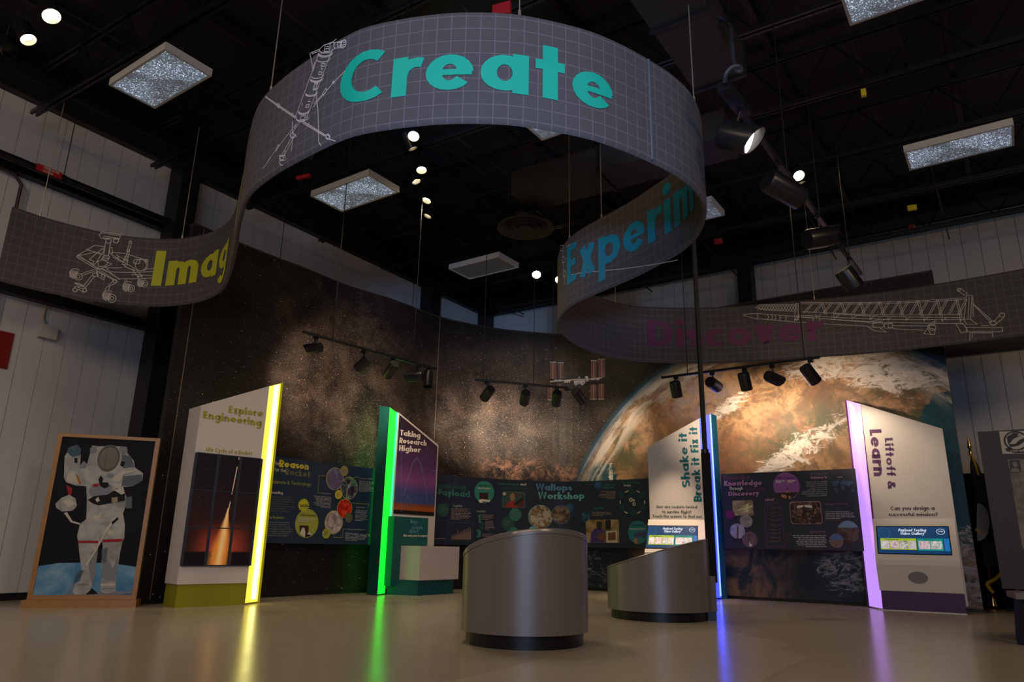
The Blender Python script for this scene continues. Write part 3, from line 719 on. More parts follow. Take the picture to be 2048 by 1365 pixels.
rk=[[(700,240),(475,850)],[(830,200),(600,820),(575,880)],[(475,850),(480,890),(510,915),(555,905),(590,860)],
 ell(765,240,65,30,-8,10,0,180),ell(763,250,68,32,-8,10,0,180),ell(745,300,66,28,-8,10,0,180),ell(685,460,60,28,-8,10,0,180),ell(680,485,62,30,-8,10,0,180),ell(677,495,62,30,-8,10,0,180),ell(627,625,57,28,-8,10,0,180),ell(625,635,58,28,-8,10,0,180),ell(552,800,53,28,-8,10,0,180),ell(550,812,53,28,-8,10,0,180),ell(545,870,64,30,-10,10,10,180),
 [(690,250),(675,310),(640,420)],[(695,240),(650,390)],['c',(725,345),(760,348),(752,372),(718,368)],['c',(700,425),(730,428),(722,452),(694,448)],['c',(655,535),(690,530),(672,600),(640,600)],['c',(665,545),(685,545),(668,590),(650,590)],['c',(576,745),(606,742),(598,770),(570,772)],['c',(526,855),(570,850),(556,890),(515,890)],[(720,385),(735,395),(720,410)],[(590,710),(620,715)],[(540,730),(535,755)],
 ['c',(700,210),(740,170),(840,130),(850,200),(800,240),(720,240)],[(620,240),(700,205)],[(630,250),(710,220)],[(610,240),(640,400),(655,330)],['c',(760,160),(810,150),(800,225),(750,230)],[(770,180),(800,175)],[(765,200),(795,195)],['c',(850,140),(920,130),(915,190),(845,195)],['c',(880,140),(910,138),(905,175),(878,178)],['c',(915,125),(945,115),(962,140),(955,175),(930,195),(910,185)],['c']+ell(945,128,14,12),['c']+ell(942,170,14,12),[(815,150),(870,105)],
 [(175,655),(480,865)],[(180,668),(470,875)],['c',(285,735),(310,728),(315,760),(295,765)],[(545,905),(760,1040)],[(540,920),(755,1050)],['c',(760,1040),(790,1030),(808,1055),(800,1085),(770,1075)],['c']+ell(785,1058,18,14),[(800,1080),(860,1102)],[(445,820),(435,845)],[(605,920),(592,945)],['c',(290,750),(320,745),(310,775)],
 [(640,770),(840,530),(985,385)],[(650,735),(730,650)],['c',(732,640),(765,585),(778,600),(745,652)],['c']+ell(840,528,10,12),[(930,440),(985,372)],
 [(670,620),(690,800),(697,1110),(720,1145)],[(485,925),(270,1200),(160,1360)],[(500,930),(445,1010)],['c',(275,1195),(300,1135),(318,1140),(285,1190)],[(230,1250),(160,1365)],
 [(440,905),(445,1050),(430,1200)],['c',(420,1040),(440,1010),(480,1050),(440,1075)],['c']+ell(440,1040,22,22),[(470,1030),(350,1260)],[(430,1070),(320,1260)],['c',(315,1240),(370,1235),(372,1285),(318,1290)],['c']+ell(338,1262,20,18),[(310,1300),(330,1335),(350,1330)],[(480,930),(450,1010)],[(415,1090),(400,1130)],[(375,1180),(360,1230)]]
drawing('rocket_drawing',[zk(l) for l in rk],.0075,S2,'white line drawing of a rocket held in a gantry')
def zl(l): return (['c'] if l and l[0]=='c' else [])+Z(1500,560,3.737,[p for p in l if p!='c'])
la=[[(380,172),(1620,138)],[(380,182),(1620,150)],[(390,242),(1590,262)],[(350,268),(1600,300)],[(345,280),(1600,330)],[(620,258),(1590,285)],['c',(1620,120),(1660,120),(1650,300),(1600,300)],[(1640,130),(1630,300)],[(1668,130),(1670,280)],[(1668,180),(1810,310)],[(1675,195),(1800,320)],
 ['c',(1620,360),(1890,360),(1890,390),(1620,392)],[(1650,400),(1820,400)],[(1645,400),(1645,460)],[(1662,400),(1662,440)],[(1815,405),(1815,430)],['c',(1540,330),(1600,335),(1630,390),(1580,400)],['c',(1600,300),(1650,300),(1700,335),(1620,335)],['c',(1790,320),(1830,310),(1880,250),(1905,258),(1900,285),(1840,335),(1800,340)],['c']+ell(1820,330,22,16),['c']+ell(1885,268,20,14),[(1730,345),(1790,345)],['c',(1552,75),(1570,65),(1625,105),(1600,118)],['c']+ell(1562,80,12,12),
 [(45,210),(70,190),(350,190)],[(45,212),(120,230),(350,240)],['c',(340,180),(360,180),(360,300),(335,300)],
 [(-50,268),(-30,260),(50,256),(350,278)],[(-50,268),(0,285),(60,295),(330,318),(880,350)],[(350,278),(880,320)],[(1070,345),(1340,350)],[(1070,370),(1300,380)],
 ['c',(880,322),(970,300),(1010,300),(930,330)],['c',(880,355),(930,385),(1020,395),(970,360)],['c',(920,325),(985,325),(1005,345),(985,362),(920,355)],['c',(1005,330),(1065,330),(1068,365),(1005,365)],['c']+ell(1050,345,18,18),['c',(1330,345),(1385,310),(1380,345)],['c',(1300,408),(1330,360),(1385,375),(1380,412)],['c']+ell(1365,360,26,22),[(1330,370),(1350,405)]]
for x in (50,130,160,185,220,262,330,345,465,515): la.append([(x,258+x*.05),(x+10,275+x*.05),(x,296+x*.05)])
k=0
for i in range(17):
    x=400+i*72;yt=180-i*2;yb=250+i*1
    la.append([(x,yb),(x+60,yt)]);la.append([(x+14,yb),(x+74,yt)])
    if i%2: la.append([(x+60,yt),(x+90,yb+15)]);la.append([(x+74,yt),(x+104,yb+15)])
for i in range(9): x=490+i*135;la.append([(x,262+i*3),(x+5,292+i*4)]);la.append([(x,290+i*3),(x+40,262+i*3)])
for i in range(14): x=60+i*21;la.append([(x,195),(x+21,232)]);la.append([(x,232),(x+21,192)])
drawing('launcher_drawing',[zl(l) for l in la],.0085,S4,'white line drawing of a rocket lying on its launch rail')
ex=[[(1139,552),(1240,540),(1360,521)],[(1130,500),(1128,520),(1132,540),(1134,570)],['c']+ell(1128,497,4,6),[(1136,495),(1146,488)],[(1138,503),(1149,492)],['c']+ell(1131,520,3,6),['c']+ell(1133,548,3,6),[(1120,512),(1122,525)],[(1140,490),(1148,500)]]
drawing('craft_drawing',ex,.008,S3,'white line drawing beside the word Experiment')
def vcable(name,p,z1,parent,r=.006,m=CHROME):
    p=V(p);mb=MB();mb.tube([p,(p.x,p.y,z1)],r,6)
    mb.tube([p+V((0,0,-.01)),p+V((0,0,.05))],r*2.2,6);return mb.build(name,m,parent)
for p,rg in [((80,430),S1),((364,478),S1),((541,187),S2),((1039,27),S2),((1388,203),S2),((1203,433),S3),((1139,484),S3),((1231,607),S4),((1629,600),S4)]:
    s=RC.cast(*p,rg)[0];q=RC.base(s);vcable('hanger_cable',(q.x,q.y,RZ1-.005),6.9,ribbon)
# ================================================================= CEILING FITTINGS
def lensm(name,em,hot):
    n=NT(name);v=n.ob();c=n.sep(n.vor(v,70,'Color'));d=n.vor(v,70)
    sp=n.ma('MULTIPLY',n.ss(c[0],hot,1),n.ma('SUBTRACT',1,n.ss(d,.1,.6)))
    g=n.ss(n.noise(v,2.2,2),.40,.62)
    k=n.ma('MULTIPLY',n.ma('MULTIPLY_ADD',sp,4.5,.30),n.ma('MULTIPLY_ADD',g,.8,.45))
    n.put(n.b.inputs['Emission Color'],n.mix(c[1],(.30,.42,.62),(.52,.60,.70)));n.put(n.b.inputs['Emission Strength'],n.ma('MULTIPLY',k,em))  # speckled emission imitates light reflected in switched-off prismatic lenses
    return n.done((.35,.38,.42),.4)
TRF=mat('white enamelled steel',(.52,.49,.45),.45,var=.03)
LENS1=lensm('prismatic lens painted sparkle',.55,.45);LENS2=lensm('prismatic lens faint painted sparkle',.28,.6);LENSX=mat('grey lens faint glow',(.13,.14,.16),.5,emit=.02)  # the plain grey lens also gets a faint added glow
def troffer(c,zc,ln,wd,lens,label,tilt=0):
    c=V((c[0],c[1],0))*((zc-H)/(6.0-H));c.z=zc
    t=thing('ceiling_light',c,label,'ceiling light','suspended ceiling lights')
    a=math.atan2(dR.y,dR.x);mb=MB();hx,hy=ln/2,wd/2;ca,sa=math.cos(a),math.sin(a)
    def W(x,y,z): return c+V((x*ca-y*sa,x*sa+y*ca,z))
    r=.028
    O=[W(x,y,0) for x,y in((-hx,-hy),(hx,-hy),(hx,hy),(-hx,hy))];I=[W(x,y,0) for x,y in((-hx+r,-hy+r),(hx-r,-hy+r),(hx-r,hy-r),(-hx+r,hy-r))]
    T=[p+V((0,0,.10)) for p in O];J=[p+V((0,0,.02)) for p in I]
    for i in range(4):
        j=(i+1)%4;mb.quad([O[j],O[i],I[i],I[j]]);mb.quad([O[i],O[j],T[j],T[i]]);mb.quad([I[j],I[i],J[i],J[j]])
    mb.quad(T);mb.build('housing',TRF,t)
    mb=MB();mb.quad([p+V((0,0,.012)) for p in I][::-1]);mb.build('lens',lens,t)
    for x in(-hx*.7,hx*.7):
        mb=MB();mb.tube([W(x,0,.10),W(x,0,6.85-zc)],.004,5);mb.build('hanger_wire',BLACK,t)
    return t
troffer((-4.17,7.27),6.25,1.24,.60,LENS1,'glittering rectangular ceiling light at the upper left, over the white wall')
troffer((-2.46,10.03),6.1,1.28,.66,LENS1,'glittering rectangular ceiling light seen under the left half of the banner arch')
troffer((-.575,13.0),6.0,1.2,.66,LENSX,'plain grey unlit rectangular ceiling light near the far corner')
troffer((5.85,8.42),6.1,1.24,.60,LENS1,'brightest glittering ceiling light, low on the right side')
troffer((3.71,5.56),6.1,1.24,.60,LENS1,'glittering ceiling light cut off by the top edge, right of the duct')
troffer((.68,7.82),6.1,1.24,.60,LENS2,'ceiling light mostly hidden behind the word Create')
troffer((2.70,10.62),6.1,1.24,.60,LENS2,'ceiling light half hidden behind the banner\'s right bend')
# air duct with round diffuser
duct=thing('air_duct',onz(1314,60,6.2),'black rectangular air duct running under the roof behind the banner','duct')
DZ=6.2;a=onz(1446,172,DZ);b=onz(1314,0,DZ)
e2=a.dot(n2);tx=a.dot(n1);
def ductbox(p0,p1,w,h,name,joints):
    p0,p1=V(p0),V(p1);d=(p1-p0).normalized();mb=MB();mb.beam(p0+V((0,0,h/2)),p1+V((0,0,h/2)),w,h);o=mb.build(name,DUCTM,duct)
    for f in joints:
        q=p0.lerp(p1,f);mb=MB();mb.beam(q-d*.02+V((0,0,h/2)),q+d*.02+V((0,0,h/2)),w+.06,h+.06);mb.build('flange',BLACK,duct)
tw=.60
ductbox(oc(tx-tw/2-.0,e2-9,DZ),oc(tx-tw/2,e2,DZ),tw,.42,'trunk_section',(.35,.62,.86,1.0))
c0=onz(1005,417,DZ);c1_=onz(1245,335,DZ);bo=(c0.dot(n2)+c1_.dot(n2))/2
c2_=onz(1400,283,DZ);ductbox(oc(c0.dot(n1),bo+.33,DZ),oc(c2_.dot(n1),bo+.33,DZ),.66,.42,'branch_section',(0,.45))
dc=onz(1051,455,5.98);mb=MB()
mb.lathe((dc.x,dc.y,0),[(.20,6.2),(.20,6.02),(.47,5.98),(.48,5.96),(.47,5.955),(.36,6.0),(.34,5.95),(.27,6.0),(.25,5.94),(.16,6.0),(.14,5.93),(.0,5.92)],40);mb.build('round_diffuser',DUCTM,duct,smooth=True)
# sprinkler pipes
def pipe(name,pts,r,label,cat='pipe',m=BLACKG,rod=None):
    t=thing(name,pts[0],label,cat);mb=MB();mb.tube(pts,r,10);mb.build('pipe_run',m,t,smooth=True)
    for p in rod or []:
        mb=MB();mb.tube([p,(p[0],p[1],7.4)],.007,6);mb.lathe((p[0],p[1],p[2]),[(r+.012,-.02),(r+.012,.02)],10,V(pts[1])-V(pts[0]));mb.build('hanger_rod',BLACK,t)
    return t
WlP=Wl.off(.38);WrP=Wr.off(.38)
pl=[WlP.cast(*p) for p in((0,316),(386,456))];zp=(pl[0][1]+pl[1][1])/2
p0=WlP.to(-5.8,zp);p1=WlP.to(WlP.cast(905,640)[0],zp)
t=pipe('sprinkler_pipe',[p0,p1],.055,'black sprinkler pipe along the left wall, above the dark girt',rod=[WlP.to(WlP.cast(*p)[0],zp) for p in((125,365),(560,520),(825,612))])
mb=MB();f=WlP.cast(66,345)[0];g=WlP.cast(118,362)[0]
lp=Plane(WlP.to(0,0,.062),dL);mb.fill(lp,[[(f,zp-.055),(g,zp-.055),(g,zp+.055),(f,zp+.055)]],0);o=mb.build('red_pipe_label',RED,t)
mb=MB();letter(mb,lp,'SPRINKLER PIPE',(f+.1,zp+.008),(g-.04,zp+.008),(f+.1,zp+.044),.003,.16,raw=True);letter(mb,lp,'DO NOT HANG',(f+.1,zp-.044),(g-.12,zp-.044),(f+.1,zp-.008),.003,.16,raw=True);mb.build('label_text',CREAM,o)
zq=WrP.cast(1780,465)[1];q0=WrP.to(WrP.cast(1150,600)[0],zq);q1=WrP.to(19,zq);print('pipes',zp,zq)
t2=pipe('sprinkler_pipe',[WrP.to(sr+.75,zq),q1],.055,'black sprinkler pipe along the right wall, just under the roof')
def piplab(px,w,P,zz,parent,name='red_pipe_label'):
    s=P.cast(*px)[0];lp=Plane(P.to(0,0,.062),P.a);mb=MB();mb.fill(lp,[[(s,zz-.05),(s+w,zz-.05),(s+w,zz+.05),(s,zz+.05)]],0);o=mb.build(name,RED,parent)
    mb=MB();letter(mb,lp,'SPRINKLER PIPE',(s+.12,zz-.02),(s+w-.03,zz-.02),(s+.12,zz+.025),.003,.16,raw=True);mb.build('label_text',CREAM,o)
piplab((1277,570),.55,WrP,zq,t2);piplab((1818,455),.12,WrP,zq,t2)
# wires, tags
def cable(name,pts,r,m,label,cat='cable'):
    mb=MB();mb.tube(catm3(pts),r,6);return tag(mb.build(name,m,None,smooth=True),label,cat)
def catm3(P,n=6):
    P=[V(p) for p in P];Q=[P[0]*2-P[1]]+P+[P[-1]*2-P[-2]];o=[]
    for i in range(1,len(Q)-2):
        for k in range(n):
            t=k/n;a,b,c,d=Q[i-1],Q[i],Q[i+1],Q[i+2];o.append(.5*((2*b)+(c-a)*t+(2*a-5*b+4*c-d)*t*t+(3*b-a-3*c+d)*t**3))
    o.append(P[-1]);return o
# red tag shapes on roof
def tagbox(px,w,h,z,m,label,wire=True,name='wire_connector',cat='connector',part='connector_body'):
    p=onz(*px,z);t=thing(name,p,label,cat);mb=MB();mb.box((p.x,p.y,p.z),(w,.05,h),-.4);mb.build(part,m,t)
    if wire:
        mb=MB();mb.tube(catm3([p+V((0,0,h/2)),p+V((.03,0,.3)),p+V((.12,.05,.45)),p+V((.05,.1,6.86-z if z<6.8 else .1))]),.007,6);mb.build('lead_wire',BLACKG,t)
YT=mat('yellow plastic',(.75,.62,.02),.5)
tagbox((1727,186),.06,.10,6.6,YT,'small yellow wire connector hanging under the roof, right of the large track spotlights')
tagbox((1824,416),.14,.09,6.6,YT,'pair of yellow connectors above the right wall pipe',True)
tagbox((1120,584),.10,.09,6.2,mat('yellow plastic',(0,0,0)),'tiny yellow connector left of the banner bend')
tagbox((1437,483),.16,.10,6.6,RED,'small red box on the roof steel right of the banner bend',True,'roof_box','box','box_body')
tagbox((1004,20),.22,.16,6.7,RED,'red box peeking over the top edge of the Create banner',False,'roof_box','box','box_body')
tagbox((607,354),.26,.05,6.5,RED,'tiny red sign on the dark roof beneath the banner arch',True,'small_sign','sign','sign_plate')
tagbox((1376,10),.16,.05,6.6,RED,'red sign with white marks beside the duct at top',True,'small_sign','sign','sign_plate')
# ================================================================= SPOTLIGHTS
LAMPW=mat('warm lamp face',(1,.83,.55),.5,emit=26,ecol=(1,.78,.45),var=0)
LAMPC=mat('bright lamp reflector',(1,.95,.85),.5,emit=9,ecol=(1,.93,.82),var=0)
def head(t,A,B,r,lit=None,cut=0,name='lamp_housing',body=BLACKG,n=28):
    """cylindrical lamp housing from back A to mouth B; cut slants the mouth like a visor"""
    A,B=V(A),V(B);ax=(B-A).normalized();L=(B-A).length;x=ax.cross(V((0,0,1)));x=x.normalized() if x.length>1e-3 else V((1,0,0));y=x.cross(ax).normalized()
    mb=MB();rings=[]
    for rr,h,sl in ((.55*r,0,0),(.9*r,.0,0),(r,.03,0),(r,L,1),(r*.93,L,1),(r*.9,L*.75,0)):
        ring=[]
        for j in range(n):
            a=2*PI*j/n;hh=h
            if sl: hh=L-cut*(1-math.sin(a))*.5
            ring.append(mb.vert(A+ax*hh+(x*math.cos(a)+y*math.sin(a))*rr))
        rings.append(ring)
    for k in range(len(rings)-1):
        for j in range(n): mb.face((rings[k][j],rings[k][(j+1)%n],rings[k+1][(j+1)%n],rings[k+1][j]))
    mb.face(rings[0][::-1]);o=mb.build(name,body,t,smooth=True)
    mb=MB();h=L*.76 if lit is None else L*(.9 if lit is LAMPC else .72)-(cut*.6 if lit is LAMPC else 0)
    ids=[mb.vert(A+ax*h+(x*math.cos(2*PI*j/n)+y*math.sin(2*PI*j/n))*r*.89) for j in range(n)];mb.face(ids);mb.build('lamp_face',lit or mat('unlit lamp face',(.02,.02,.02),.3),t)
    return o
def spot(loc,aim,power,size,col=(1,.72,.45),blend=.8,r=.05):
    l=bpy.data.lights.new('spot',type='SPOT');l.energy=power;l.spot_size=math.radians(size);l.spot_blend=blend;l.color=col;l.shadow_soft_size=r
    o=bpy.data.objects.new('spot_beam',l);C.objects.link(o);o.location=V(loc);d=V(aim)-V(loc);o.rotation_euler=d.to_track_quat('-Z','Y').to_euler();return o
def track(name,a,b,hang,label,wd=.035):
    t=thing(name,a,label,'lighting track');mb=MB();mb.beam(a,b,wd,wd);mb.build('track_rail',BLACK,t)
    for p in hang:
        mb=MB();mb.tube([p,(p[0],p[1],6.9)],.007,6);mb.build('hanger_rod',BLACK,t)
    return t
def track_head(rail,z,pc,pA,pB,dd,r,label,group,lit=None,cut=.0,L=None,depth=None,name='track_spotlight'):
    """pc: where the stem meets the rail; pA, pB: photo positions of the back and the mouth; dd: how much farther the mouth is"""
    a,b=rail;q=onz(*pc,z);
    y0=depth if depth else q.y
    A=aty(*pA,y0-dd/2);B=aty(*pB,y0+dd/2);mid=A.lerp(B,.42)
    t=thing(name,(mid.x,mid.y,min(A.z,B.z)),label,'spotlight',group)
    head(t,A,B,r,lit,cut)
    mb=MB();top=V((q.x,q.y,z-.02));mb.tube([mid+V((0,0,r*.85)),top],.012,8);mb.box((top.x,top.y,top.z-.01),(.07,.04,.05),math.atan2(b[1]-a[1],b[0]-a[0]));mb.build('stem',BLACK,t)
    return A,B
# left track
zA=3.6;ra=onz(606,664,zA);rb_=onz(872,739,zA)
track('lighting_track',ra,rb_,[onz(665,684,zA),onz(826,725,zA)],'black lighting track in front of the starry left half of the mural')
G='spotlights on the left track'
SP=[]
for pc,pa,pb,dd,cut,lb in [((632,672),(641,695),(609,700),.10,.10,'first spotlight from the left on the starry mural track, lying nearly level'),
 ((727,700),(738,716),(716,737),.15,0,'second spotlight on the starry mural track, edge lit green underneath'),
 ((786,716),(790,728),(774,752),.2,0,'third spotlight on the starry mural track, tilted and dark'),
 ((838,730),(845,753),(806,756),.10,.08,'fourth spotlight on the starry mural track, level with green lower edge'),
 ((858,736),(857,742),(855,774),-.05,0,'fifth spotlight, upright cylinder beside the mural joint with a pale top')]:
    SP.append(track_head((ra,rb_),zA,pc,pa,pb,dd,.075,lb,G,cut=cut))
zB=3.55;ra=onz(950,760,zB);rb_=onz(1135,776,zB)
track('lighting_track',ra,rb_,[onz(966,762,zB),onz(1067,771,zB)],'black lighting track in the middle, left of the space station model')
G='spotlights on the middle track'
for pc,pa,pb,dd,lb in [((974,763),(982,778),(968,797),.2,'leftmost spotlight on the middle track, tilted down left'),((1051,770),(1052,786),(1048,806),.25,'upright spotlight between the tilted ones on the middle track'),((1114,775),(1115,785),(1112,810),.2,'upright spotlight in front of the station model\'s left solar wings'),((1133,776),(1150,782),(1165,803),.2,'tilted spotlight just below the station model truss')]:
    track_head((ra,rb_),zB,pc,pa,pb,dd,.085,lb,G)
zC=3.5;ra=onz(1323,756,zC);rb_=onz(1640,715,zC)
track('lighting_track',ra,rb_,[onz(1375,749,zC),onz(1609,719,zC)],'black lighting track in front of the planet half of the mural')
G='spotlights on the right track'
for pc,pa,pb,dd,cut,lb in [((1352,753),(1349,764),(1355,794),.1,0,'leftmost upright spotlight before the planet mural, left of the black post'),((1424,744),(1420,764),(1436,776),.32,.05,'short foreshortened spotlight before the planet mural, right of the black post'),((1489,737),(1486,747),(1494,780),.1,0,'upright spotlight in the centre of the planet mural track'),((1544,730),(1536,752),(1564,765),.2,.08,'spotlight tipped almost level on the planet mural track'),((1620,718),(1609,734),(1632,764),.1,0,'rightmost spotlight before the planet mural, with a blue lit edge')]:
    track_head((ra,rb_),zC,pc,pa,pb,dd,.088,lb,G,cut=cut)
# large overhead track on the right
zT=4.8;ra=onz(1448,176,zT);rb_=onz(1721,548,zT)
tk=track('lighting_track',ra,rb_,[onz(1575,346,zT),onz(1640,436,zT),onz(1699,517,zT)],'thick black lighting track sloping across the upper right, near the camera',.05)
mb=MB();mb.beam(onz(1446,172,zT),onz(1490,225,zT),.11,.09);mb.build('power_feed_box',BLACKG,tk)
pw=[onz(1448,170,zT),onz(1455,140,zT+.12),onz(1472,133,zT+.16),onz(1480,145,zT+.1),onz(1468,140,zT+.2)]
mb=MB();mb.tube(catm3([onz(1449,165,zT),onz(1452,148,zT+.05),onz(1464,135,zT+.1),onz(1478,134,zT+.1),onz(1482,141,zT+.05),onz(1472,142,zT+.05),onz(1466,120,zT+.3),onz(1462,80,zT+.7),onz(1457,48,6.2),onz(1420,25,6.5),onz(1400,0,6.9)]),.022,8);mb.build('power_cord',mat('dark grey rubber',(.03,.032,.036),.45),tk,smooth=True)
mb=MB();mb.tube([onz(1457,48,6.0),onz(1453,0,6.9)],.012,6);mb.build('hanger_rod',BLACK,tk)
G='large spotlights on the upper right track'
for pc,pa,pb,dd,lit,cut,lb in [((1481,212),(1440,268),(1520,284),-.13,LAMPC,.10,'large spotlight with a glowing white mouth, topmost of the large upper right spotlights'),
 ((1556,322),(1534,360),(1600,397),.15,None,0,'large spotlight pointing down right beside the small warm lamps'),
 ((1633,428),(1613,480),(1680,470),.10,None,.22,'large spotlight with a slanted mouth, third down the upper right track'),
 ((1697,515),(1685,540),(1714,579),.05,None,.05,'large spotlight at the lower end of the upper right track, with blue edge')]:
    A,B=track_head((ra,rb_),zT,pc,pa,pb,dd,.135 if lit else .125,lb,G,lit=lit,cut=cut)
# small lit ceiling spots
G='small warm ceiling lamps'
for i,(p,r,tx_,lb) in enumerate([((103,33),.10,(.55,-.2),'lit warm ceiling lamp at the far upper left, higher of two'),((57,80),.09,(.6,.0),'lit warm ceiling lamp at the far upper left, lower of two'),
 ((827,273),.085,(0,-.6),'round bright lamp at the top of the column of six below the word Create'),((826,298),.075,(.5,.25),'narrow slanted lamp, second from top of the column of six'),((843,341),.085,(.1,-.25),'flat oval lamp, third from top of the column of six'),((833,364),.08,(.45,.0),'slanted oval lamp, fourth from top of the column of six'),((853,402),.085,(-.3,-.2),'oval lamp, fifth from top of the column of six'),((855,433),.08,(-.4,-.05),'smallest oval lamp, lowest of the column of six'),
 ((1073,550),.10,(0,-.9),'round warm lamp left of the Experiment end of the banner'),((1119,560),.10,(0,-.9),'warm lamp partly hidden by the banner left bend'),((1598,352),.09,(0,-.8),'round warm lamp beside the second large spotlight'),((1603,366),.07,(.3,.1),'narrow warm lamp just under the round one by the second large spotlight'),((20,103),.09,(.9,-.1),'dark unlit ceiling spotlight at the far upper left edge')]):
    q=onz(*p,6.45);u=V((tx_[0],tx_[1],-1)).normalized();t=thing('ceiling_spotlight',q,lb,'ceiling lamp',G)
    head(t,q-u*.26,q,r,None if i==12 else LAMPW,0,n=18)
    mb=MB();m_=q-u*.14;mb.tube([m_+V((0,0,.05)),(m_.x,m_.y,6.84)],.012,6);mb.build('stem',BLACK,t)
# ================================================================= SPACE STATION MODEL
iy=12.6;ic=aty(1153,762,iy);iss=thing('space_station_model',(ic.x,ic.y,ic.z-.5),'hanging model space station with orange solar wings','model')
def im(u,v,d=0): return aty(u,v,iy+d)
WING=mat('orange solar cells',(.30,.10,.028),.45,var=.2,sc=30);ALU=mat('pale foil',(.72,.58,.42),.4,var=.3,sc=25)
for x0,x1,y0,y1,xb,d in [(1100,1112,725,758,1.5,0),(1116,1127,726,758,1.5,.12),(1182,1193,722,757,0,.12),(1197,1210,719,755,0,0),(1096,1109,770,800,-2.5,0),(1113,1126,768,800,-1,.12),(1181,1193,770,799,0,.12),(1197,1208,768,799,0,0)]:
    mb=MB()
    for a,b in ((x0,(x0+x1)/2-.9),((x0+x1)/2+.9,x1)):
        pp=[im(a,y0,d),im(b,y0,d),im(b+xb*.5,y1,d),im(a+xb*.5,y1,d)];mb.prism(pp,(0,.012,0))
    o=mb.build('solar_wing',WING,iss)
    mb=MB();yy=y0 if y0<740 else y1;mb.beam(im(x0-.5,yy,d-.01),im(x1+.5,yy,d-.01),.015,.012);mb.tube([im((x0+x1)/2,y0,d-.01),im((x0+x1)/2,y1,d-.01)],.005,5);mb.build('wing_mast',ALU,o)
mb=MB();mb.tube([im(1100,764),im(1128,762),im(1150,760),im(1180,759),im(1204,756)],.012,8)
for u in (1112,1120,1186,1195): mb.box(im(u,762-(u-1112)*.04),(.06,.04,.03))
mb.build('truss',ALU,iss)
mb=MB();mb.tube([im(1148,766),im(1170,764)],.038,12);mb.tube([im(1171,759,-.05),im(1176,758,-.05)],.05,12);mb.tube([im(1152,768,-.1),im(1154,764,.2)],.032,12);mb.tube([im(1164,768,-.1),im(1166,764,.2)],.03,12);mb.tube([im(1157,757),im(1160,754)],.01,6);mb.build('modules',ALU,iss,smooth=True)
for u in (1131,1135,1139): mb=MB();mb.prism([im(u-1.2,761,-.05),im(u+1.4,761,-.05),im(u,766,-.12),im(u-2.6,766,-.12)],(0,.01,0));mb.build('radiator',mat('white radiator',(.75,.66,.55),.5),iss)
for u,v in ((1106,763),(1180,759)):
    q=im(u,v);mb=MB();mb.tube([q,(q.x,q.y,6.86)],.004,5);mb.build('hanger_wire',BLACK,iss)
# ================================================================= COUNTERS (slant topped drums)
def drum(name,label,cx,cy,r,zp0,zplane,rim=.05,rp=.045,extra=None):
    t=thing(name,(cx,cy,0),label,'counter','grey slant topped counters');n=72
    mb=MB();mb.lathe((cx,cy,0),[(0,0),(r-rp,0),(r-rp,zp0),(0,zp0)],n);mb.build('plinth',PLINTH,t,smooth=True)
    def zt(a): return zplane(cx+r*math.cos(a),cy+r*math.sin(a))
    mb=MB();B=[];T=[];I=[];b2=[]
    for j in range(n):
        a=2*PI*j/n;co,si=math.cos(a),math.sin(a);z=zt(a)
        B.append(mb.vert((cx+r*co,cy+r*si,zp0)));T.append(mb.vert((cx+r*co,cy+r*si,z-rim)));b2.append(mb.vert((cx+(r-rp)*co,cy+(r-rp)*si,zp0)))
    for j in range(n): k=(j+1)%n;mb.face((B[j],B[k],T[k],T[j]));mb.face((b2[k],b2[j],B[j],B[k])[::-1])
    mb.build('curved_body',LASER,t,smooth=True)
    mb=MB();R=[[],[],[],[]]
    for j in range(n):
        a=2*PI*j/n;co,si=math.cos(a),math.sin(a);z=zt(a)
        for k,(dr,dz) in enumerate(((.004,-rim+.002),(.006,-.008),(0,0),(-.03,0))): R[k].append(mb.vert((cx+(r+dr)*co,cy+(r+dr)*si,z+dz)))
    for k in range(3):
        for j in range(n): q=(j+1)%n;mb.face((R[k][j],R[k][q],R[k+1][q],R[k+1][j]))
    mb.build('rim_band',LASERR,t,smooth=True)
    mb=MB();ids=[]
    for j in range(n):
        a=2*PI*j/n;ids.append(mb.vert((cx+(r-.029)*math.cos(a),cy+(r-.029)*math.sin(a),zt(a)-.001)))
    mb.face(ids);mb.build('slanted_top',mat('dark counter top',(.05,.05,.055),.4),t)
    return t
drum('drum_counter','large round grey counter with a slanted top, nearest the camera',.165,7.12,.585,.115,lambda x,y:.842+.115*(x-.16)-.27*(y-7.1))
gy=.22
d2=drum('drum_counter','round grey counter behind, with a side box beneath the black post',1.955,9.82,.655,.11,lambda x,y:.80+.27*(x-1.98)-.10*(y-9.82),rim=.02)
BX,BY,BA=2.66,9.66,math.radians(-12)
def rbox(x0,x1,y0,y1,z0,z1): 
    mb=MB();mb.box((BX+((x0+x1)/2)*math.cos(BA),BY+((x0+x1)/2)*math.sin(BA)+(y0+y1)/2,(z0+z1)/2),(x1-x0,y1-y0,z1-z0),BA);return mb
rbox(-.17,-.015,-.14,.14,.11,.53).build('side_box',mat('grey brown laminate',(.12,.105,.095),.6,spec=.2),d2);rbox(-.165,-.025,-.13,.12,0,.11).build('side_plinth',PLINTH,d2)
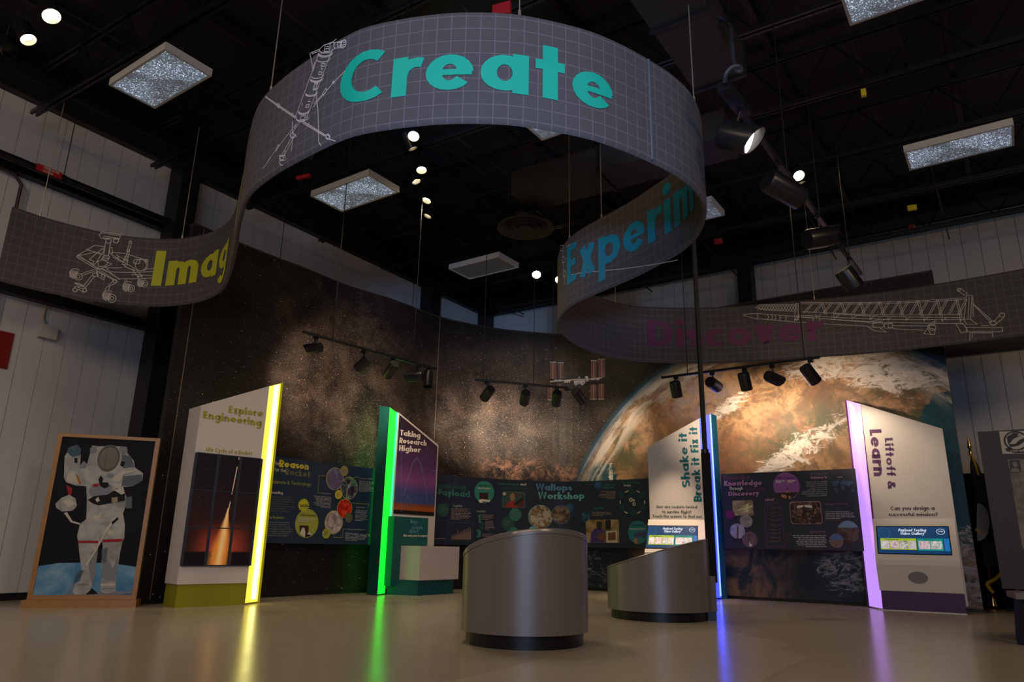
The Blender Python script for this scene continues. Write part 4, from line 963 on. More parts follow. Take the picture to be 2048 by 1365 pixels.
# black post with lower case
pt=V((BX-.02,BY-.02,.53));post=thing('service_post',pt,'black square post dropping from the roof to a tall case beside the rear counter','post')
tip=aty(1404,907,pt.y);zc1=tip.z;zc0=aty(1418,1166,pt.y).z;print('post',zc0,zc1)
mb=MB();mb.box((pt.x-.035,pt.y,(zc1+6.85)/2),(.050,.052,6.85-zc1),.2);mb.build('upper_pole',BLACK,post)
mb=MB();mb.box((pt.x-.03,pt.y,(zc1+zc0)/2),(.115,.11,zc1-zc0),BA);mb.build('case',mat('matt black case',(.008,.008,.009),.8,spec=.15),post)
mb=MB();mb.box((pt.x-.03,pt.y,(.53+zc0)/2),(.10,.06,zc0-.53),BA);mb.build('foot_bracket',BLACKG,post)
mb=MB()
for z in (.0,): mb.lathe((pt.x-.035,pt.y,zc1-.0),[(.05,0),(.05,.05),(.03,.06)],12)
mb.build('collar',BLACK,post)
# ================================================================= KIOSKS
def frame(pL,pR):
    a=onz(*pL,0);b=onz(*pR,0);return Plane(a,(b-a))
def slab(surf,pxs,d0,d1,name,m,parent,rawpts=None):
    q=rawpts or [surf.cast(*p) for p in pxs];mb=MB();mb.prism([surf.to(x,z,d0) for x,z in q],surf.n*(d1-d0));return mb.build(name,m,parent,fix=True)
def led(name,m,p,parent):
    mb=MB();mb.poly(p);return mb.build(name,m,parent)
LY=mat('yellow diffuser',(.6,.55,.1),.5,emit=1.0,ecol=(.95,.80,.06),var=0);LYC=mat('yellow diffuser core',(1,1,.5),.5,emit=3.2,ecol=(1,.93,.36),var=0)
LG=mat('green diffuser',(.05,.6,.1),.5,emit=1.5,ecol=(.0,1,.02),var=0);LGC=mat('green cyan diffuser',(.1,.9,.5),.5,emit=2.0,ecol=(.02,1,.28),var=0)
LB=mat('blue diffuser',(.1,.1,.7),.5,emit=2.6,ecol=(.025,.04,1),var=0);LBC=mat('blue diffuser core',(.3,.4,1),.5,emit=5.5,ecol=(.06,.11,1),var=0)
LV=mat('violet diffuser',(.5,.35,.7),.5,emit=.9,ecol=(.55,.28,.95),var=0);LVC=mat('violet diffuser core',(.9,.8,1),.5,emit=1.6,ecol=(.74,.52,1),var=0)
# ---- Explore Engineering
K=frame((346.6,1216.7),(489.4,1210.5));e=K.cast(540,773)
k1=thing('exhibit_tower',K.O,'white exhibit tower headed Explore Engineering with a yellow light strip','exhibit tower','angled exhibit towers')
zb=K.cast(353,1170)[1];xr=K.cast(489.4,1210.5)[0]
ztl=K.cast(400,811)[1];ztr=K.cast(540,773)[1];dep=(onz(327.6,1214,0)-K.O);dd=dep.dot(-K.n)
print('k1',xr,zb,ztl,ztr,dd,dep.dot(K.a))
body=[(0,zb),(xr,zb),(xr,ztr),(0,ztl)]
LIMEP=mat('lime painted base',(.27,.26,.012),.45)
GT=.42
slab(K,None,0,-GT,'tower_body',WHITE,k1,body);slab(K,None,-.012,-GT,'base',LIMEP,k1,[(0.02,0),(xr-.005,0),(xr-.005,zb),(0.02,zb)])
fp=onz(516,1207,0);fx=(fp-K.O).dot(K.a);fd=(fp-K.O).dot(K.n);print('fin',fx,fd)
fx=max(fx,xr+.12);fd=min(fd,-.12);zft=K.off(fd).cast(562,766)[1]
led('light_strip',LY,[K.to(xr+.004,.02,-.01),K.to(fx-.012,.02,fd),K.to(fx-.012,zft-.01,fd),K.to(xr+.004,ztr,-.01)],k1)
u0=.42;u1=.82
def mixp(f,z0,z1,off=.012): 
    x=xr+.004+(fx-.012-xr-.004)*f;d=-.01+(fd+.01)*f;return K.to(x,z0,d+off),K.to(x,z1,d+off)
a,b=mixp(u0,.06,ztr+(zft-ztr)*u0-.02);c,d=mixp(u1,.06,ztr+(zft-ztr)*u1-.02)
led('light_core',LYC,[a,c,d,b],k1)
slab(K,None,fd+.01,-GT,'side_fin',mat('lime fin',(.45,.42,.02),.4),k1,[(fx-.012,0),(fx+.02,0),(fx+.02,zft+.01),(fx-.012,zft)])
words(K,[('Explore',(457,826),(525,834),(458,811.5),.24),('Engineering',(406,837),(523,853.5),(407,822),.24)],.004,'heading',mat('lime heading',(.36,.33,.02),.5),k1,'lime heading Explore Engineering')
words(K,[('Life Cycle of a Rocket',(412,903),(504,911.5),(412.5,894.5),.2)],.004,'subheading',mat('lime heading',(0,0,0)),k1)
def rocketm():
    n=NT('night launch photograph');u=n.sep(n.uv())  # unit square
    x,y=u[0],u[1];cx=n.ma('SUBTRACT',x,n.ma('MULTIPLY_ADD',y,.10,.52))
    w=n.ma('MULTIPLY_ADD',n.ss(y,.55,.05),.16,.01);core=n.ma('SUBTRACT',1,n.ss(n.ma('DIVIDE',n.ma('ABSOLUTE',cx),w),.25,1.2))
    core=n.ma('MULTIPLY',core,n.ma('SUBTRACT',1,n.ss(y,.50,.53)));core=n.ma('MULTIPLY',core,n.ma('MULTIPLY_ADD',n.noise(n.map(n.uv(),(12,5,1)),2,4),.8,.5))
    glow=n.ma('MULTIPLY',n.ma('SUBTRACT',1,n.ss(n.ma('ABSOLUTE',cx),.05,.5)),n.ma('MULTIPLY',n.ss(y,.11,.13),n.ma('SUBTRACT',1,n.ss(y,.15,.42))))
    tr=n.ma('MULTIPLY',n.ma('SUBTRACT',1,n.ss(n.ma('ABSOLUTE',n.ma('SUBTRACT',x,n.ma('MULTIPLY_ADD',y,.13,.515))),.003,.009)),n.ma('MULTIPLY',n.ss(y,.45,.5),n.ss(n.noise(n.map(n.uv(),(0,9,0)),1,0),.35,.45)))
    st=n.ma('MULTIPLY',n.ma('SUBTRACT',1,n.ss(n.vor(n.uv(),45),.06,.14)),n.ss(y,.3,.5))
    c=n.mix(n.ss(y,.1,.9),(.035,.012,.010),(.012,.010,.012));c=n.mix(glow,c,(.42,.06,.03));c=n.mix(n.ma('MULTIPLY',n.ma('LESS_THAN',y,.115),.95),c,(.006,.006,.008))
    rf=n.ma('MULTIPLY',n.ma('LESS_THAN',y,.115),n.ma('SUBTRACT',1,n.ss(n.ma('ABSOLUTE',n.ma('SUBTRACT',x,.47)),.02,.14)));c=n.mix(n.ma('MULTIPLY',rf,n.ss(n.noise(n.map(n.uv(),(20,8,1)),2,4),.4,.6)),c,(.62,.20,.05))
    c=n.mix(core,c,(.95,.32,.05));c=n.mix(n.ma('MULTIPLY',n.ma('SUBTRACT',1,n.ss(n.ma('ABSOLUTE',cx),.0,.07)),n.ma('MULTIPLY',core,.8)),c,(1,.72,.30));c=n.mix(tr,c,(.8,.5,.35));c=n.mix(n.ma('MULTIPLY',st,.4),c,(.4,.3,.3))
    n.put(n.b.inputs['Emission Color'],c);n.b.inputs['Emission Strength'].default_value=.22
    return n.done(c,.25)
pic=[(391,905),(521.6,919.4),(498,1132.5),(362,1132)];q=[K.cast(*p) for p in pic];x0=(q[0][0]+q[3][0])/2;x1=(q[1][0]+q[2][0])/2;z1=(q[0][1]+q[1][1])/2;z0=(q[2][1]+q[3][1])/2
mb=MB();mb.prism([K.to(x,z,0) for x,z in((x0,z0),(x1,z0),(x1,z1),(x0,z1))],K.n*.02);pn=mb.build('screen_array',BLACKG,k1,fix=True)
mb=MB();mb.quad([K.to(x0+.01,z0+.01,.022),K.to(x1-.01,z0+.01,.022),K.to(x1-.01,z1-.01,.022),K.to(x0+.01,z1-.01,.022)],[(0,0),(1,0),(1,1),(0,1)]);mb.build('launch_picture',rocketm(),pn)
mb=MB();FR=mat('blue grey screen frame',(.045,.055,.085),.35,.3)
for f in (0,.333,.667,1): 
    xx=x0+(x1-x0)*f;mb.fill(K,[[(xx-.02,z0),(xx+.02,z0),(xx+.02,z1),(xx-.02,z1)]],.026)
for f in (0,.333,.667,1):
    zz=z0+(z1-z0)*f;mb.fill(K,[[(x0,zz-.007),(x1,zz-.007),(x1,zz+.007),(x0,zz+.007)]],.025)
mb.build('screen_frames',FR,pn)
# ---- Taking Research Higher
K=frame((771,1190),(866,1184.5));k2=thing('exhibit_tower',K.O,'exhibit tower headed Taking Research Higher with a green light strip','exhibit tower','angled exhibit towers')
Ku=K.off(-.02)
tr=Ku.cast(876.6,890.9);tl=Ku.cast(797,825.3);bl=Ku.cast(781,1091);br=Ku.cast(868,1091);xl=(tl[0]+bl[0])/2;xr=(tr[0]+br[0])/2
print('k2',xl,xr,tl,tr)
slab(Ku,None,0,-.35,'tower_body',WHITE,k2,[(xl,.09),(xr,.09),(xr,tr[1]),(xl,tl[1])])
TEALP=mat('teal painted panel',(.004,.085,.085),.45);TEALD=mat('deep teal paint',(.003,.06,.05),.45);TEALB=mat('dark teal base',(.0,.075,.085),.45)
def graphm():
    n=NT('dusk sky graph print');u=n.sep(n.uv());r=n.N.new('ShaderNodeValToRGB');n.L.new(u[1],r.inputs[0]);e=r.color_ramp.elements
    e[0].position=0;e[0].color=(.006,.006,.006,1);e[1].position=1;e[1].color=(.020,.010,.016,1)
    for p,c in ((.035,(.006,.006,.006)),(.045,(.42,.09,.01)),(.10,(.20,.05,.02)),(.115,(.035,.07,.22)),(.22,(.05,.055,.20)),(.33,(.20,.05,.20)),(.5,(.075,.022,.11)),(.8,(.028,.012,.028))): q=e.new(p);q.color=(*c,1)
    return n.done(r.outputs[0],.4)
zg0=Ku.cast(868,1033)[1];m_=.035
gp=[(xl+.02,zg0),(xr-m_,zg0),(xr-m_,tr[1]-.03),(xl+.02,tl[1]-.04)]
hmax=tl[1];mb=MB();mb.quad([Ku.to(x,z,.006) for x,z in gp],[(x,(z-zg0)/(hmax-zg0)) for x,z in gp]);gr=mb.build('graph_print',graphm(),k2)
mb=MB();GL=mat('pale blue line',(.16,.20,.45),.5)
trace(mb,Ku,Z(720,790,3.173,[(275,640),(295,560),(318,480),(335,430),(358,400),(380,430),(398,500),(412,580),(425,690)]),.012,.010)
trace(mb,Ku,Z(720,790,3.173,[(262,355),(262,745)]),.006,.010)
for y in (405,455,502,550,600,645,690): trace(mb,Ku,Z(720,790,3.173,[(254,y),(264,y)]),.006,.010)
for y in (480,662): trace(mb,Ku,Z(720,790,3.173,[(455,y),(480,y)]),.010,.010)
trace(mb,Ku,Z(720,790,3.173,[(255,740),(268,720),(300,700),(325,735)]),.006,.010);trace(mb,Ku,Z(720,790,3.173,[(275,720),(285,665),(300,645),(318,665),(328,720)]),.006,.010)
mb.build('graph_curve',GL,gr)
words(Ku,[('Taking',(799,871),(839.5,877),(800,860),.24),('Research',(797.5,886.5),(852,892.5),(798.5,875.5),.24),('Higher',(797,902),(839.5,906),(797.8,890.8),.24)],.012,'heading',mat('white heading',(.8,.70,.6),.5),k2,'white heading Taking Research Higher')
# green light channel left of the body and teal return panel
gl=onz(754.7,1191.8,0);gs=onz(735,1190,0);ztp=2
def zat(p,px): r=ray(*px);return H+r.z*math.hypot(p.x,p.y)/math.hypot(r.x,r.y)
zg=zat(gl,(777,815));z2=zat(K.O,(792,825));A0=V((gl.x,gl.y,0));A1=K.to(xl-.01,0,-.03)
led('light_strip',LG,[A0+V((0,0,.02)),A0.lerp(A1,.80)+V((0,0,.02)),A0.lerp(A1,.80)+V((0,0,z2)),A0+V((0,0,zg))],k2)
led('light_core',LGC,[A0.lerp(A1,.80)+V((0,0,Ku.cast(780,1091)[1])),A1+V((0,0,Ku.cast(780,1091)[1])),A1+V((0,0,z2)),A0.lerp(A1,.80)+V((0,0,z2))],k2)
gd=(gl-gs).normalized()
mb=MB();g2=V((gs.x,gs.y,0));nn=(A0-A1).normalized()
mb.prism([A0-nn*.0,g2,g2+V((0,0,zat(gs,(758,812.7)))),A0+V((0,0,zg))],nn*.03);mb.build('side_panel',TEALD,k2,fix=True)
# lower boxes
def boxpx(surf,x0,x1,z0,z1,d0,d1,name,m,parent): return slab(surf,None,d0,d1,name,m,parent,[(x0,z0),(x1,z0),(x1,z1),(x0,z1)])
Kf=K.off(.16);q0=Kf.cast(789,1033);q1=Kf.cast(857,1035);q2=Kf.cast(783,1173)
boxpx(K,q0[0],q1[0],q2[1],q0[1],-.02,.16,'question_box',TEALP,k2)
words(Kf,[('How',(820,1047.5),(834.5,1048.5),(820.3,1039),.22),('do',(827,1052),(832,1052.3),(827,1048),.18),('rockets',(823,1059),(845,1060),(823.4,1051.5),.2),('differ?',(818,1066),(836,1067),(818.3,1059),.2)],.006,'question_text',mat('pale teal print',(.12,.30,.34),.5),k2)
mb=MB();letter(mb,Kf,'Slide each panel to compare.',(806,1074),(855,1074.5),(806.2,1069.5),.006,.17);mb.build('instruction_text',mat('white heading',(0,0,0)),k2)
Kw=K.off(.62);w0=Kw.cast(841,1093);w1=Kw.cast(919,1093);wb=Kw.cast(838,1162);print('white box',w0,w1,wb)
WBX=mat('pink white laminate',(.52,.43,.43),.45)
boxpx(K,w0[0],w1[0],wb[1],w0[1],.02,.62,'white_box',WBX,k2)
Kb=K.off(.55);b0=Kb.cast(837,1198);b1=Kb.cast(913,1192)
mb=MB();mb.prism([K.to(.02,0,.0),K.to(w0[0]+.06,0,.55),K.to(w1[0]-.05,0,.55),K.to(w1[0]-.05,0,0)],V((0,0,wb[1]-.004)));mb.build('base',TEALB,k2,fix=True)
# ---- Shake it Break it Fix it
P0=onz(1288,1194,0);P1=onz(1423,1199,0);K=Plane(P0,P1-P0)
k3=thing('exhibit_tower',K.O,'touch screen tower headed Shake it Break it Fix it with a blue light strip','exhibit tower','angled exhibit towers')
q=[K.cast(*p) for p in((1295,895),(1400,837),(1408,1040),(1300,1040))];xl=(q[0][0]+q[3][0])/2;xr=(q[1][0]+q[2][0])/2;zf=(q[2][1]+q[3][1])/2
print('k3',xl,xr,zf,q)
slab(K,None,0,-.3,'tower_body',WHITE,k3,[(xl,.12),(xr,.12),(xr,q[1][1]),(xl,q[0][1])])
TEALH=mat('dark teal lettering',(.0,.13,.16),.5)
dl=.2
while dl<.8 and K.off(dl).cast(1277,1105)[0]<xl-.03: dl+=.01
zl1=K.off(dl).cast(1277,1105)[1];print('k3 lip',dl,zl1)
def desk(K,xl,xr,zf,zl,dl,zu,zb,par,m,mbse,over=.03):
    """screen desk: slopes out from the fold, short lip, tapers back to the base"""
    t=.075
    prof=[(0,zf),(dl,zl),(dl,zl-t),(.08,zu),(0,zu)]
    mb=MB();mb.prism([K.to(xl-over,z,d) for d,z in prof],K.a*(xr-xl+2*over));mb.build('screen_desk',m,par,fix=True)
    mb=MB();mb.prism([K.to(xl-.01,z,d) for d,z in((.06,0),(.06,zu),(-.3,zu),(-.3,0))],K.a*(xr-xl+.02));mb.build('base',mbse,par,fix=True)
    up=(K.to(0,zf,0)-K.to(0,zl,dl));return Plane(K.to(0,zl,dl),K.a,up)
Ds=desk(K,xl,xr,zf,zl1,dl,.36,0,k3,WHITE,TEALB)
words(K,[('Shake it',(1381,975),(1373,866),(1364,975),.235),('Break it Fix it',(1404,1004),(1394,854),(1387.5,1004),.25)],.004,'heading',TEALH,k3,'dark teal heading running up the panel')
words(K,[('How are rockets tested',(1313,1017),(1394,1017.5),(1313,1011.5),.2),('to survive flight?',(1324,1027),(1383,1028),(1324,1021),.2),('Touch the screen to find out.',(1305,1036),(1405,1037),(1305,1030),.2)],.004,'question_text',mat('dark green text',(.03,.07,.05),.5),k3)
def screen(D,tl,tr,br,bl,par,full=True):
    q=[D.cast(*p) for p in(tl,tr,br,bl)];x0=(q[0][0]+q[3][0])/2;x1=(q[1][0]+q[2][0])/2;z1=(q[0][1]+q[1][1])/2;z0=(q[2][1]+q[3][1])/2
    w=x1-x0;h=z1-z0
    def E(nm,c,s): return mat(nm,tuple(k*.3 for k in c),.3,emit=s,ecol=c,var=0)
    mb=MB();mb.fill(D,[[(x0,z0),(x1,z0),(x1,z1),(x0,z1)]],.003);sc=mb.build('touch_screen',mat('black screen bezel',(.01,.01,.012),.2),par)
    def R(a,b,c,d,o,nm,m,extra=None):
        mb=MB();mb.fill(D,[[(x0+w*a,z0+h*b),(x0+w*c,z0+h*b),(x0+w*c,z0+h*d),(x0+w*a,z0+h*d)]],o);mb.build(nm,m,sc)
    R(.015,.03,.985,.97,.005,'display_background',E('screen blue',(.004,.06,.19),.5))
    R(.05,.16,.545,.56,.0065,'lime_gallery_strip',E('screen lime',(.40,.55,.02),.65));R(.56,.14,.90,.56,.0065,'teal_gallery_strip',E('screen teal',(.0,.32,.27),.65));R(.915,.14,.985,.56,.0065,'blue_gallery_strip',E('screen mid blue',(.01,.16,.45),.8))
    for i,(a,c) in enumerate(((.06,.17),(.185,.30),(.315,.425),(.435,.535),(.575,.725),(.735,.885))):
        n=photo('gallery thumbnail %d'%(i%3),[((.20,.16,.18),(.55,.50,.52),(.75,.72,.72)),((.25,.10,.14),(.60,.45,.50),(.7,.7,.7)),((.12,.14,.14),(.45,.45,.45),(.8,.8,.78))][i%3],22,i);b=n.node_tree.nodes['Principled BSDF'];n.node_tree.links.new(b.inputs['Base Color'].links[0].from_socket,b.inputs['Emission Color']);b.inputs['Emission Strength'].default_value=.6
        R(a,.19,c,.47,.008,'gallery_picture',n)
    mb=MB();P=lambda a,b:(x0+w*a,z0+h*b);TW=E('screen white',(.75,.85,.95),.8)
    for tx,a,b,z in (('Payload Testing',.31,.69,.80),('Video Gallery',.33,.66,.68)): letter(mb,D,tx,P(a,z),P(b,z),P(a+.012,z+.10),.008,.2,raw=True)
    mb.build('screen_title',TW,sc)
    mb=MB();
    for tx,a,b in(('Deployment',.12,.30),('Vibration',.64,.80)): letter(mb,D,tx,P(a,.49),P(b,.49),P(a,.545),.008,.2,raw=True)
    mb.build('gallery_captions',E('screen dark text',(.01,.12,.10),.4),sc)
    mb=MB();c=P(.885,.80);mb.strip(D,arc(c[0],c[1],w*.055,h*.095,0,360,24)[:-1],.006,.008,True);letter(mb,D,'NASA',P(.853,.785),P(.92,.785),P(.853,.835),.009,.16,raw=True);mb.build('agency_logo',TW,sc)
    mb=MB();c=P(.11,.74);o=[]
    for k in range(48):
        f=1 if k%4 in(0,1) else .82;o.append((c[0]+w*.09*f*math.cos(2*PI*k/48),c[1]+h*.20*f*math.sin(2*PI*k/48)))
    mb.strip(D,o,.004,.008,True);mb.strip(D,arc(c[0],c[1],w*.035,h*.08,0,360,20)[:-1],.004,.008,True);mb.build('gear_outline',E('screen pale blue',(.02,.20,.36),.7),sc)
screen(Ds,(1299,1052),(1400,1052),(1392,1099),(1286,1099),k3)
bp=onz(1443,1199,0);ts=onz(1455,1199,0);bxd=(bp-K.O);
A0=K.to(xr+.004,0,-.02);A1=V((bp.x,bp.y,0));zz=zat(bp,(1422,828))
led('light_strip',LB,[A0+V((0,0,.02)),A1+V((0,0,.02)),A1+V((0,0,zz)),A0+V((0,0,q[1][1]))],k3)
a_=A0.lerp(A1,.05)-V((0,.02,0));b_=A0.lerp(A1,.2)-V((0,.02,0));c_=A0.lerp(A1,.86)-V((0,.02,0));d_=A0.lerp(A1,.99)-V((0,.02,0))
led('light_core',LBC,[a_+V((0,0,.05)),b_+V((0,0,.05)),b_+V((0,0,q[1][1])),a_+V((0,0,q[1][1]))],k3);led('light_core',LBC,[c_+V((0,0,.05)),d_+V((0,0,.05)),d_+V((0,0,zz-.02)),c_+V((0,0,zz-.02))],k3)
T1=V((ts.x,ts.y,0));nb=(A1-T1).cross(V((0,0,1))).normalized();nb=nb if nb.y>0 else -nb
mb=MB();mb.prism([A1,T1,T1+V((0,0,zat(ts,(1435,832)))),A1+V((0,0,zz))],nb*.1);mb.build('side_panel',mat('blue teal paint',(.0,.075,.12),.45),k3,fix=True)
# ---- Liftoff & Learn
K0=frame((1767,1221),(1930.7,1230));K=K0.off(-.18)
k4=thing('exhibit_tower',K0.O,'touch screen tower headed Liftoff & Learn with a violet light strip','exhibit tower','angled exhibit towers')
q=[K.cast(*p) for p in((1721,808.6),(1887.6,858),(1908.6,1039),(1748.6,1037))];xl=(q[0][0]+q[3][0])/2;xr=(q[1][0]+q[2][0])/2;zf=(q[2][1]+q[3][1])/2
print('k4',xl,xr,zf,q)
slab(K,None,0,-.15,'tower_body',WHITE,k4,[(xl,.1),(xr,.1),(xr,q[1][1]),(xl,q[0][1])])
dl=.28;zlip=K.off(dl).cast(1830,1121)[1];zu=K0.cast(1845,1185)[1];print('lip',zlip,zu)
VIO=mat('purple painted base',(.055,.016,.075),.45)
bx0=(K0.cast(1764,1184)[0]+K0.cast(1767,1221)[0])/2;bx1=K0.cast(1930,1200)[0]
prof=[(0,zf),(dl,zlip),(dl,zlip-.075),(.185,zu),(0,zu)]
mb=MB();mb.prism([K.to(xl-.02,z,d) for d,z in prof],K.a*(bx1-xl+.03+((K0.O-K.O).dot(K.a))));dk=mb.build('screen_desk',WHITE,k4,fix=True)
ofs=(K0.O-K.O).dot(K.a);mb=MB();mb.prism([K.to(bx0+ofs,z,d) for d,z in((.18,0),(.18,zu),(-.14,zu),(-.14,0))],K.a*(bx1-bx0));mb.build('base',VIO,k4,fix=True)
Dv=Plane(K.to(0,zlip,dl),K.a,K.to(0,zf,0)-K.to(0,zlip,dl))
screen(Dv,(1755,1053),(1900,1053),(1901.7,1111),(1752.4,1109.5),k4)
Fu=Plane(K.to(0,zu,.185),K.a,K.to(0,zlip-.075,dl)-K.to(0,zu,.185))
mb=MB();disc(mb,Fu,(1836,1156),20,.004,12);mb.build('speaker_grille',mat('grey speaker cloth',(.20,.19,.19),.8),k4)
VH=mat('purple lettering',(.10,.035,.11),.5)
words(K,[('Learn',(1738,860),(1748,953),(1762,859),.25),('Liftoff &',(1769,877),(1776,978),(1785,876.5),.22)],.004,'heading',VH,k4,'purple heading running down the panel')
words(K,[('Can you design a',(1781,1021),(1869,1020.5),(1781,1013.5),.2),('successful mission?',(1777,1033),(1875,1033),(1777,1026),.2)],.004,'question_text',mat('dark grey text',(.06,.035,.05),.5),k4)
fo=onz(1739,1216,0);A0=K.to(xl-.004,0,-.01);A1=V((fo.x,fo.y,0));zz=zat(fo,(1697,801))
A0b=V((onz(1767,1221,0).x-.01,onz(1767,1221,0).y,0))
led('light_strip',LV,[A1+V((0,0,.02)),A0b+V((0,0,.02)),K0.to(bx0,zu,0)+V((-.01,0,0)),K.to(xl-.03,zlip-.05,dl-.02),K.to(xl-.03,zf,0),A0+V((0,0,q[0][1])),A1+V((0,0,zz))],k4)
off=V((.0,-.03,0));B0=A1.lerp(A0b,.18)+off;B1=A1.lerp(A0b,.45)+off;B2=A1.lerp(A0,.12)+off;B3=A1.lerp(A0,.45)+off
led('light_core',LVC,[B0+V((0,0,.04)),B1+V((0,0,.04)),B3+V((0,0,zf)),B3+V((0,0,q[0][1]-.03)),B2+V((0,0,zz-.06))],k4)
mb=MB();mb.prism([A1,A1+(A1-A0).normalized()*.04,A1+(A1-A0).normalized()*.04+V((0,0,zz+.02)),A1+V((0,0,zz))],-K.n*.14);mb.build('side_fin',mat('violet fin',(.13,.03,.15),.4),k4,fix=True)
mb=MB();mb.prism([K0.to(bx0-.1,.0,.0),K0.to(bx1,.0,0),K0.to(bx1,.012,0),K0.to(bx0-.1,.012,0)],K0.n*.01);mb.build('toe_strip',CHROME,k4)
# ================================================================= INFORMATION BOARDS (follow the mural)
def board(tlpx,trpx,blpx,off,m,name,label):
    MC.off0=off;a=Curve([MC.to(MC.L*i/360,0)[:2] for i in range(0,361)]);MC.off0=0;a.side=1
    s0=a.cast(*tlpx)[0];s1=a.cast(*trpx)[0];z1=(a.cast(*tlpx)[1]+a.cast(*trpx)[1])/2;z0=a.cast(*blpx)[1]
    t=thing(name,a.to((s0+s1)/2,z0),label,'information board','navy information boards')
    sheet(a,s0,s1,z0,z1,0,.03,'board_panel',m,t,step=.04);print(name,s0,s1,z0,z1)
    for f in (.12,.88):
        x=s0+(s1-s0)*f;mb=MB();mb.tube([a.to(x,(z0+z1)/2,-.03),a.to(x,(z0+z1)/2,-off+.002)],.02,8);mb.build('wall_spacer',CHROME,t)
    return a,t
O1,O2,O3,O4=.003,.006,.009,.012
GOLDR=mat('gold ring print',(.50,.40,.10),.5);GREYT=mat('olive grey text',(.16,.17,.10),.6,var=0)
A,t=board((535,912),(760,938),(540,1087),.34,NAVY2,'information_board','blue board titled The Reason for the Rocket, between yellow and green towers')
zz=lambda *p:Z(520,880,5.688,p)
words(A,[('The',*zz((150,285),(218,292),(150,240)),.13)],O1,'title_small',CREAM,t);words(A,[('for the',*zz((165,358),(293,372),(165,318)),.13)],O1,'title_small',CREAM,t)
words(A,[('Reason',*zz((215,310),(550,345),(218,225)),.26)],O2,'title_word',YEL,t,'yellow title word Reason');words(A,[('Rocket',*zz((285,400),(572,432),(288,325)),.26)],O1,'title_word',mat('dim olive print',(.13,.13,.06),.6),t,'dim olive title word Rocket')
words(A,[('Science & Technology',*zz((120,496),(580,528),(122,455)),.12)],O1,'subtitle',OLIVE,t)
words(A,[('Sounding',*zz((120,614),(258,620),(120,584)),.24)],O1,'caption',CREAM,t);words(A,[('Rocket?',*zz((265,620),(375,625),(265,590)),.2)],O1,'caption',mat('dim navy text',(.03,.05,.06),.6),t);words(A,[('Why Rockets?',*zz((70,895),(270,903),(72,865)),.2)],O1,'caption',OLIVE,t)
L1=['Sounding rockets take their','name from the nautical term','"to sound", which means to take','measurements. Scientists','launch sounding rockets to take','measurements in the','atmosphere and in space.']
L2=['Sounding rockets are the only means','to gather direct measurements in the','region of space that is too high for','scientific balloons and aircraft and too','low for satellites. Conducting research','with sounding rockets is also less','expensive than using satellites.']
mb=MB()
for i,l in enumerate(L1):
    y=655+i*26.5;letter(mb,A,l,*zz((118,y),(118+len(l)*8.7,y+len(l)*.25),(118,y-14)),O1,.15)
mb.build('body_text',GREYT,t)
mb=MB()
for i,l in enumerate(L2):
    y=942+i*25.5;letter(mb,A,l,*zz((72,y),(72+len(l)*7.5,y+len(l)*.2),(72,y-13)),O1,.15)
for tx,a,b in (('Geospace Science',(1135,445),(1282,455)),('Astrophysics',(695,615),(808,622)),('Solar Physics',(1092,776),(1195,782)),('Technology Development',(985,1026),(1195,1032))): letter(mb,A,tx,*zz(a,b,(a[0],a[1]-16)),O1,.2)
for qd,n,rt in (([(1128,462),(1300,480),(1290,608),(1125,592)],10,0),([(600,632),(812,648),(800,782),(600,765)],9,1),([(1090,795),(1230,803),(1225,932),(1080,925)],9,0),([(970,1052),(1255,1075),(1245,1162),(965,1150)],6,0)): dashes(mb,A,zz(*qd),n,O1,right=bool(rt),wpl=4)
mb.build('body_text',mat('grey white text',(.28,.30,.30),.6),t)
mb=MB()
for l in (((748,412),(672,408),(656,605),(690,608)),((1068,440),(1075,425),(1130,430)),((1045,720),(1235,735),(1225,780)),((840,1075),(838,1110),(938,1114),(945,1016),(975,1018))): trace(mb,A,zz(*l),.006,O1)
mb.build('pointer_lines',OLIVE,t)
for (c,rx,ry,cols,sd) in (((848,445),100,130,((.25,.10,.08),(.10,.10,.22),(.22,.24,.38)),1),((1008,552),98,130,((.02,.012,.03),(.04,.02,.06),(.10,.25,.16),(.45,.50,.35)),2),((958,782),88,108,((.25,.0,.0),(.6,.03,.01),(.9,.20,.05)),3),((835,940),105,135,((.12,.06,.08),(.45,.38,.36),(.6,.55,.5)),4)):
    c=zz(c)[0];mb=MB();disc(mb,A,c,rx/5.688,O2,ry/5.688);r=mb.build('photo_ring',GOLDR,t);mb=MB();disc(mb,A,c,rx*.94/5.688,O3,ry*.95/5.688);mb.build('round_photo',photo('round photo %d'%sd,cols,7,sd),r)
mb=MB();pz=zz((930,310),(1040,300),(1010,480),(940,640));trace(mb,A,zz((1030,480),(990,560),(975,670)),.012,O4);mb.build('launch_streak',mat('pink streak',(.7,.45,.5),.5),t)
for c,rx,ry,m in (((952,357),46,60,mat('khaki disc',(.30,.26,.10),.5)),((888,625),42,52,YEL),((1003,888),46,60,mat('grey olive disc',(.10,.11,.06),.5)),((748,1067),47,58,OLIVE)):
    mb=MB();disc(mb,A,zz(c)[0],rx/5.688,O4,ry/5.688);r=mb.build('fact_disc',m,t);mb=MB();dashes(mb,A,zz((c[0]-rx*.55,c[1]-ry*.5),(c[0]+rx*.55,c[1]-ry*.5),(c[0]+rx*.55,c[1]+ry*.5),(c[0]-rx*.55,c[1]+ry*.5)),5,O4+.002,wpl=2);mb.build('disc_text',GREYT,r)
mb=MB();disc(mb,A,zz((532,953))[0],130/5.688,O1,165/5.688);cd=mb.build('career_disc',OLIVE,t,);mb=MB();gear(mb,A,zz((493,745))[0],66/5.688,O3,78/5.688,16);mb.build('gear_badge',LIME,t)
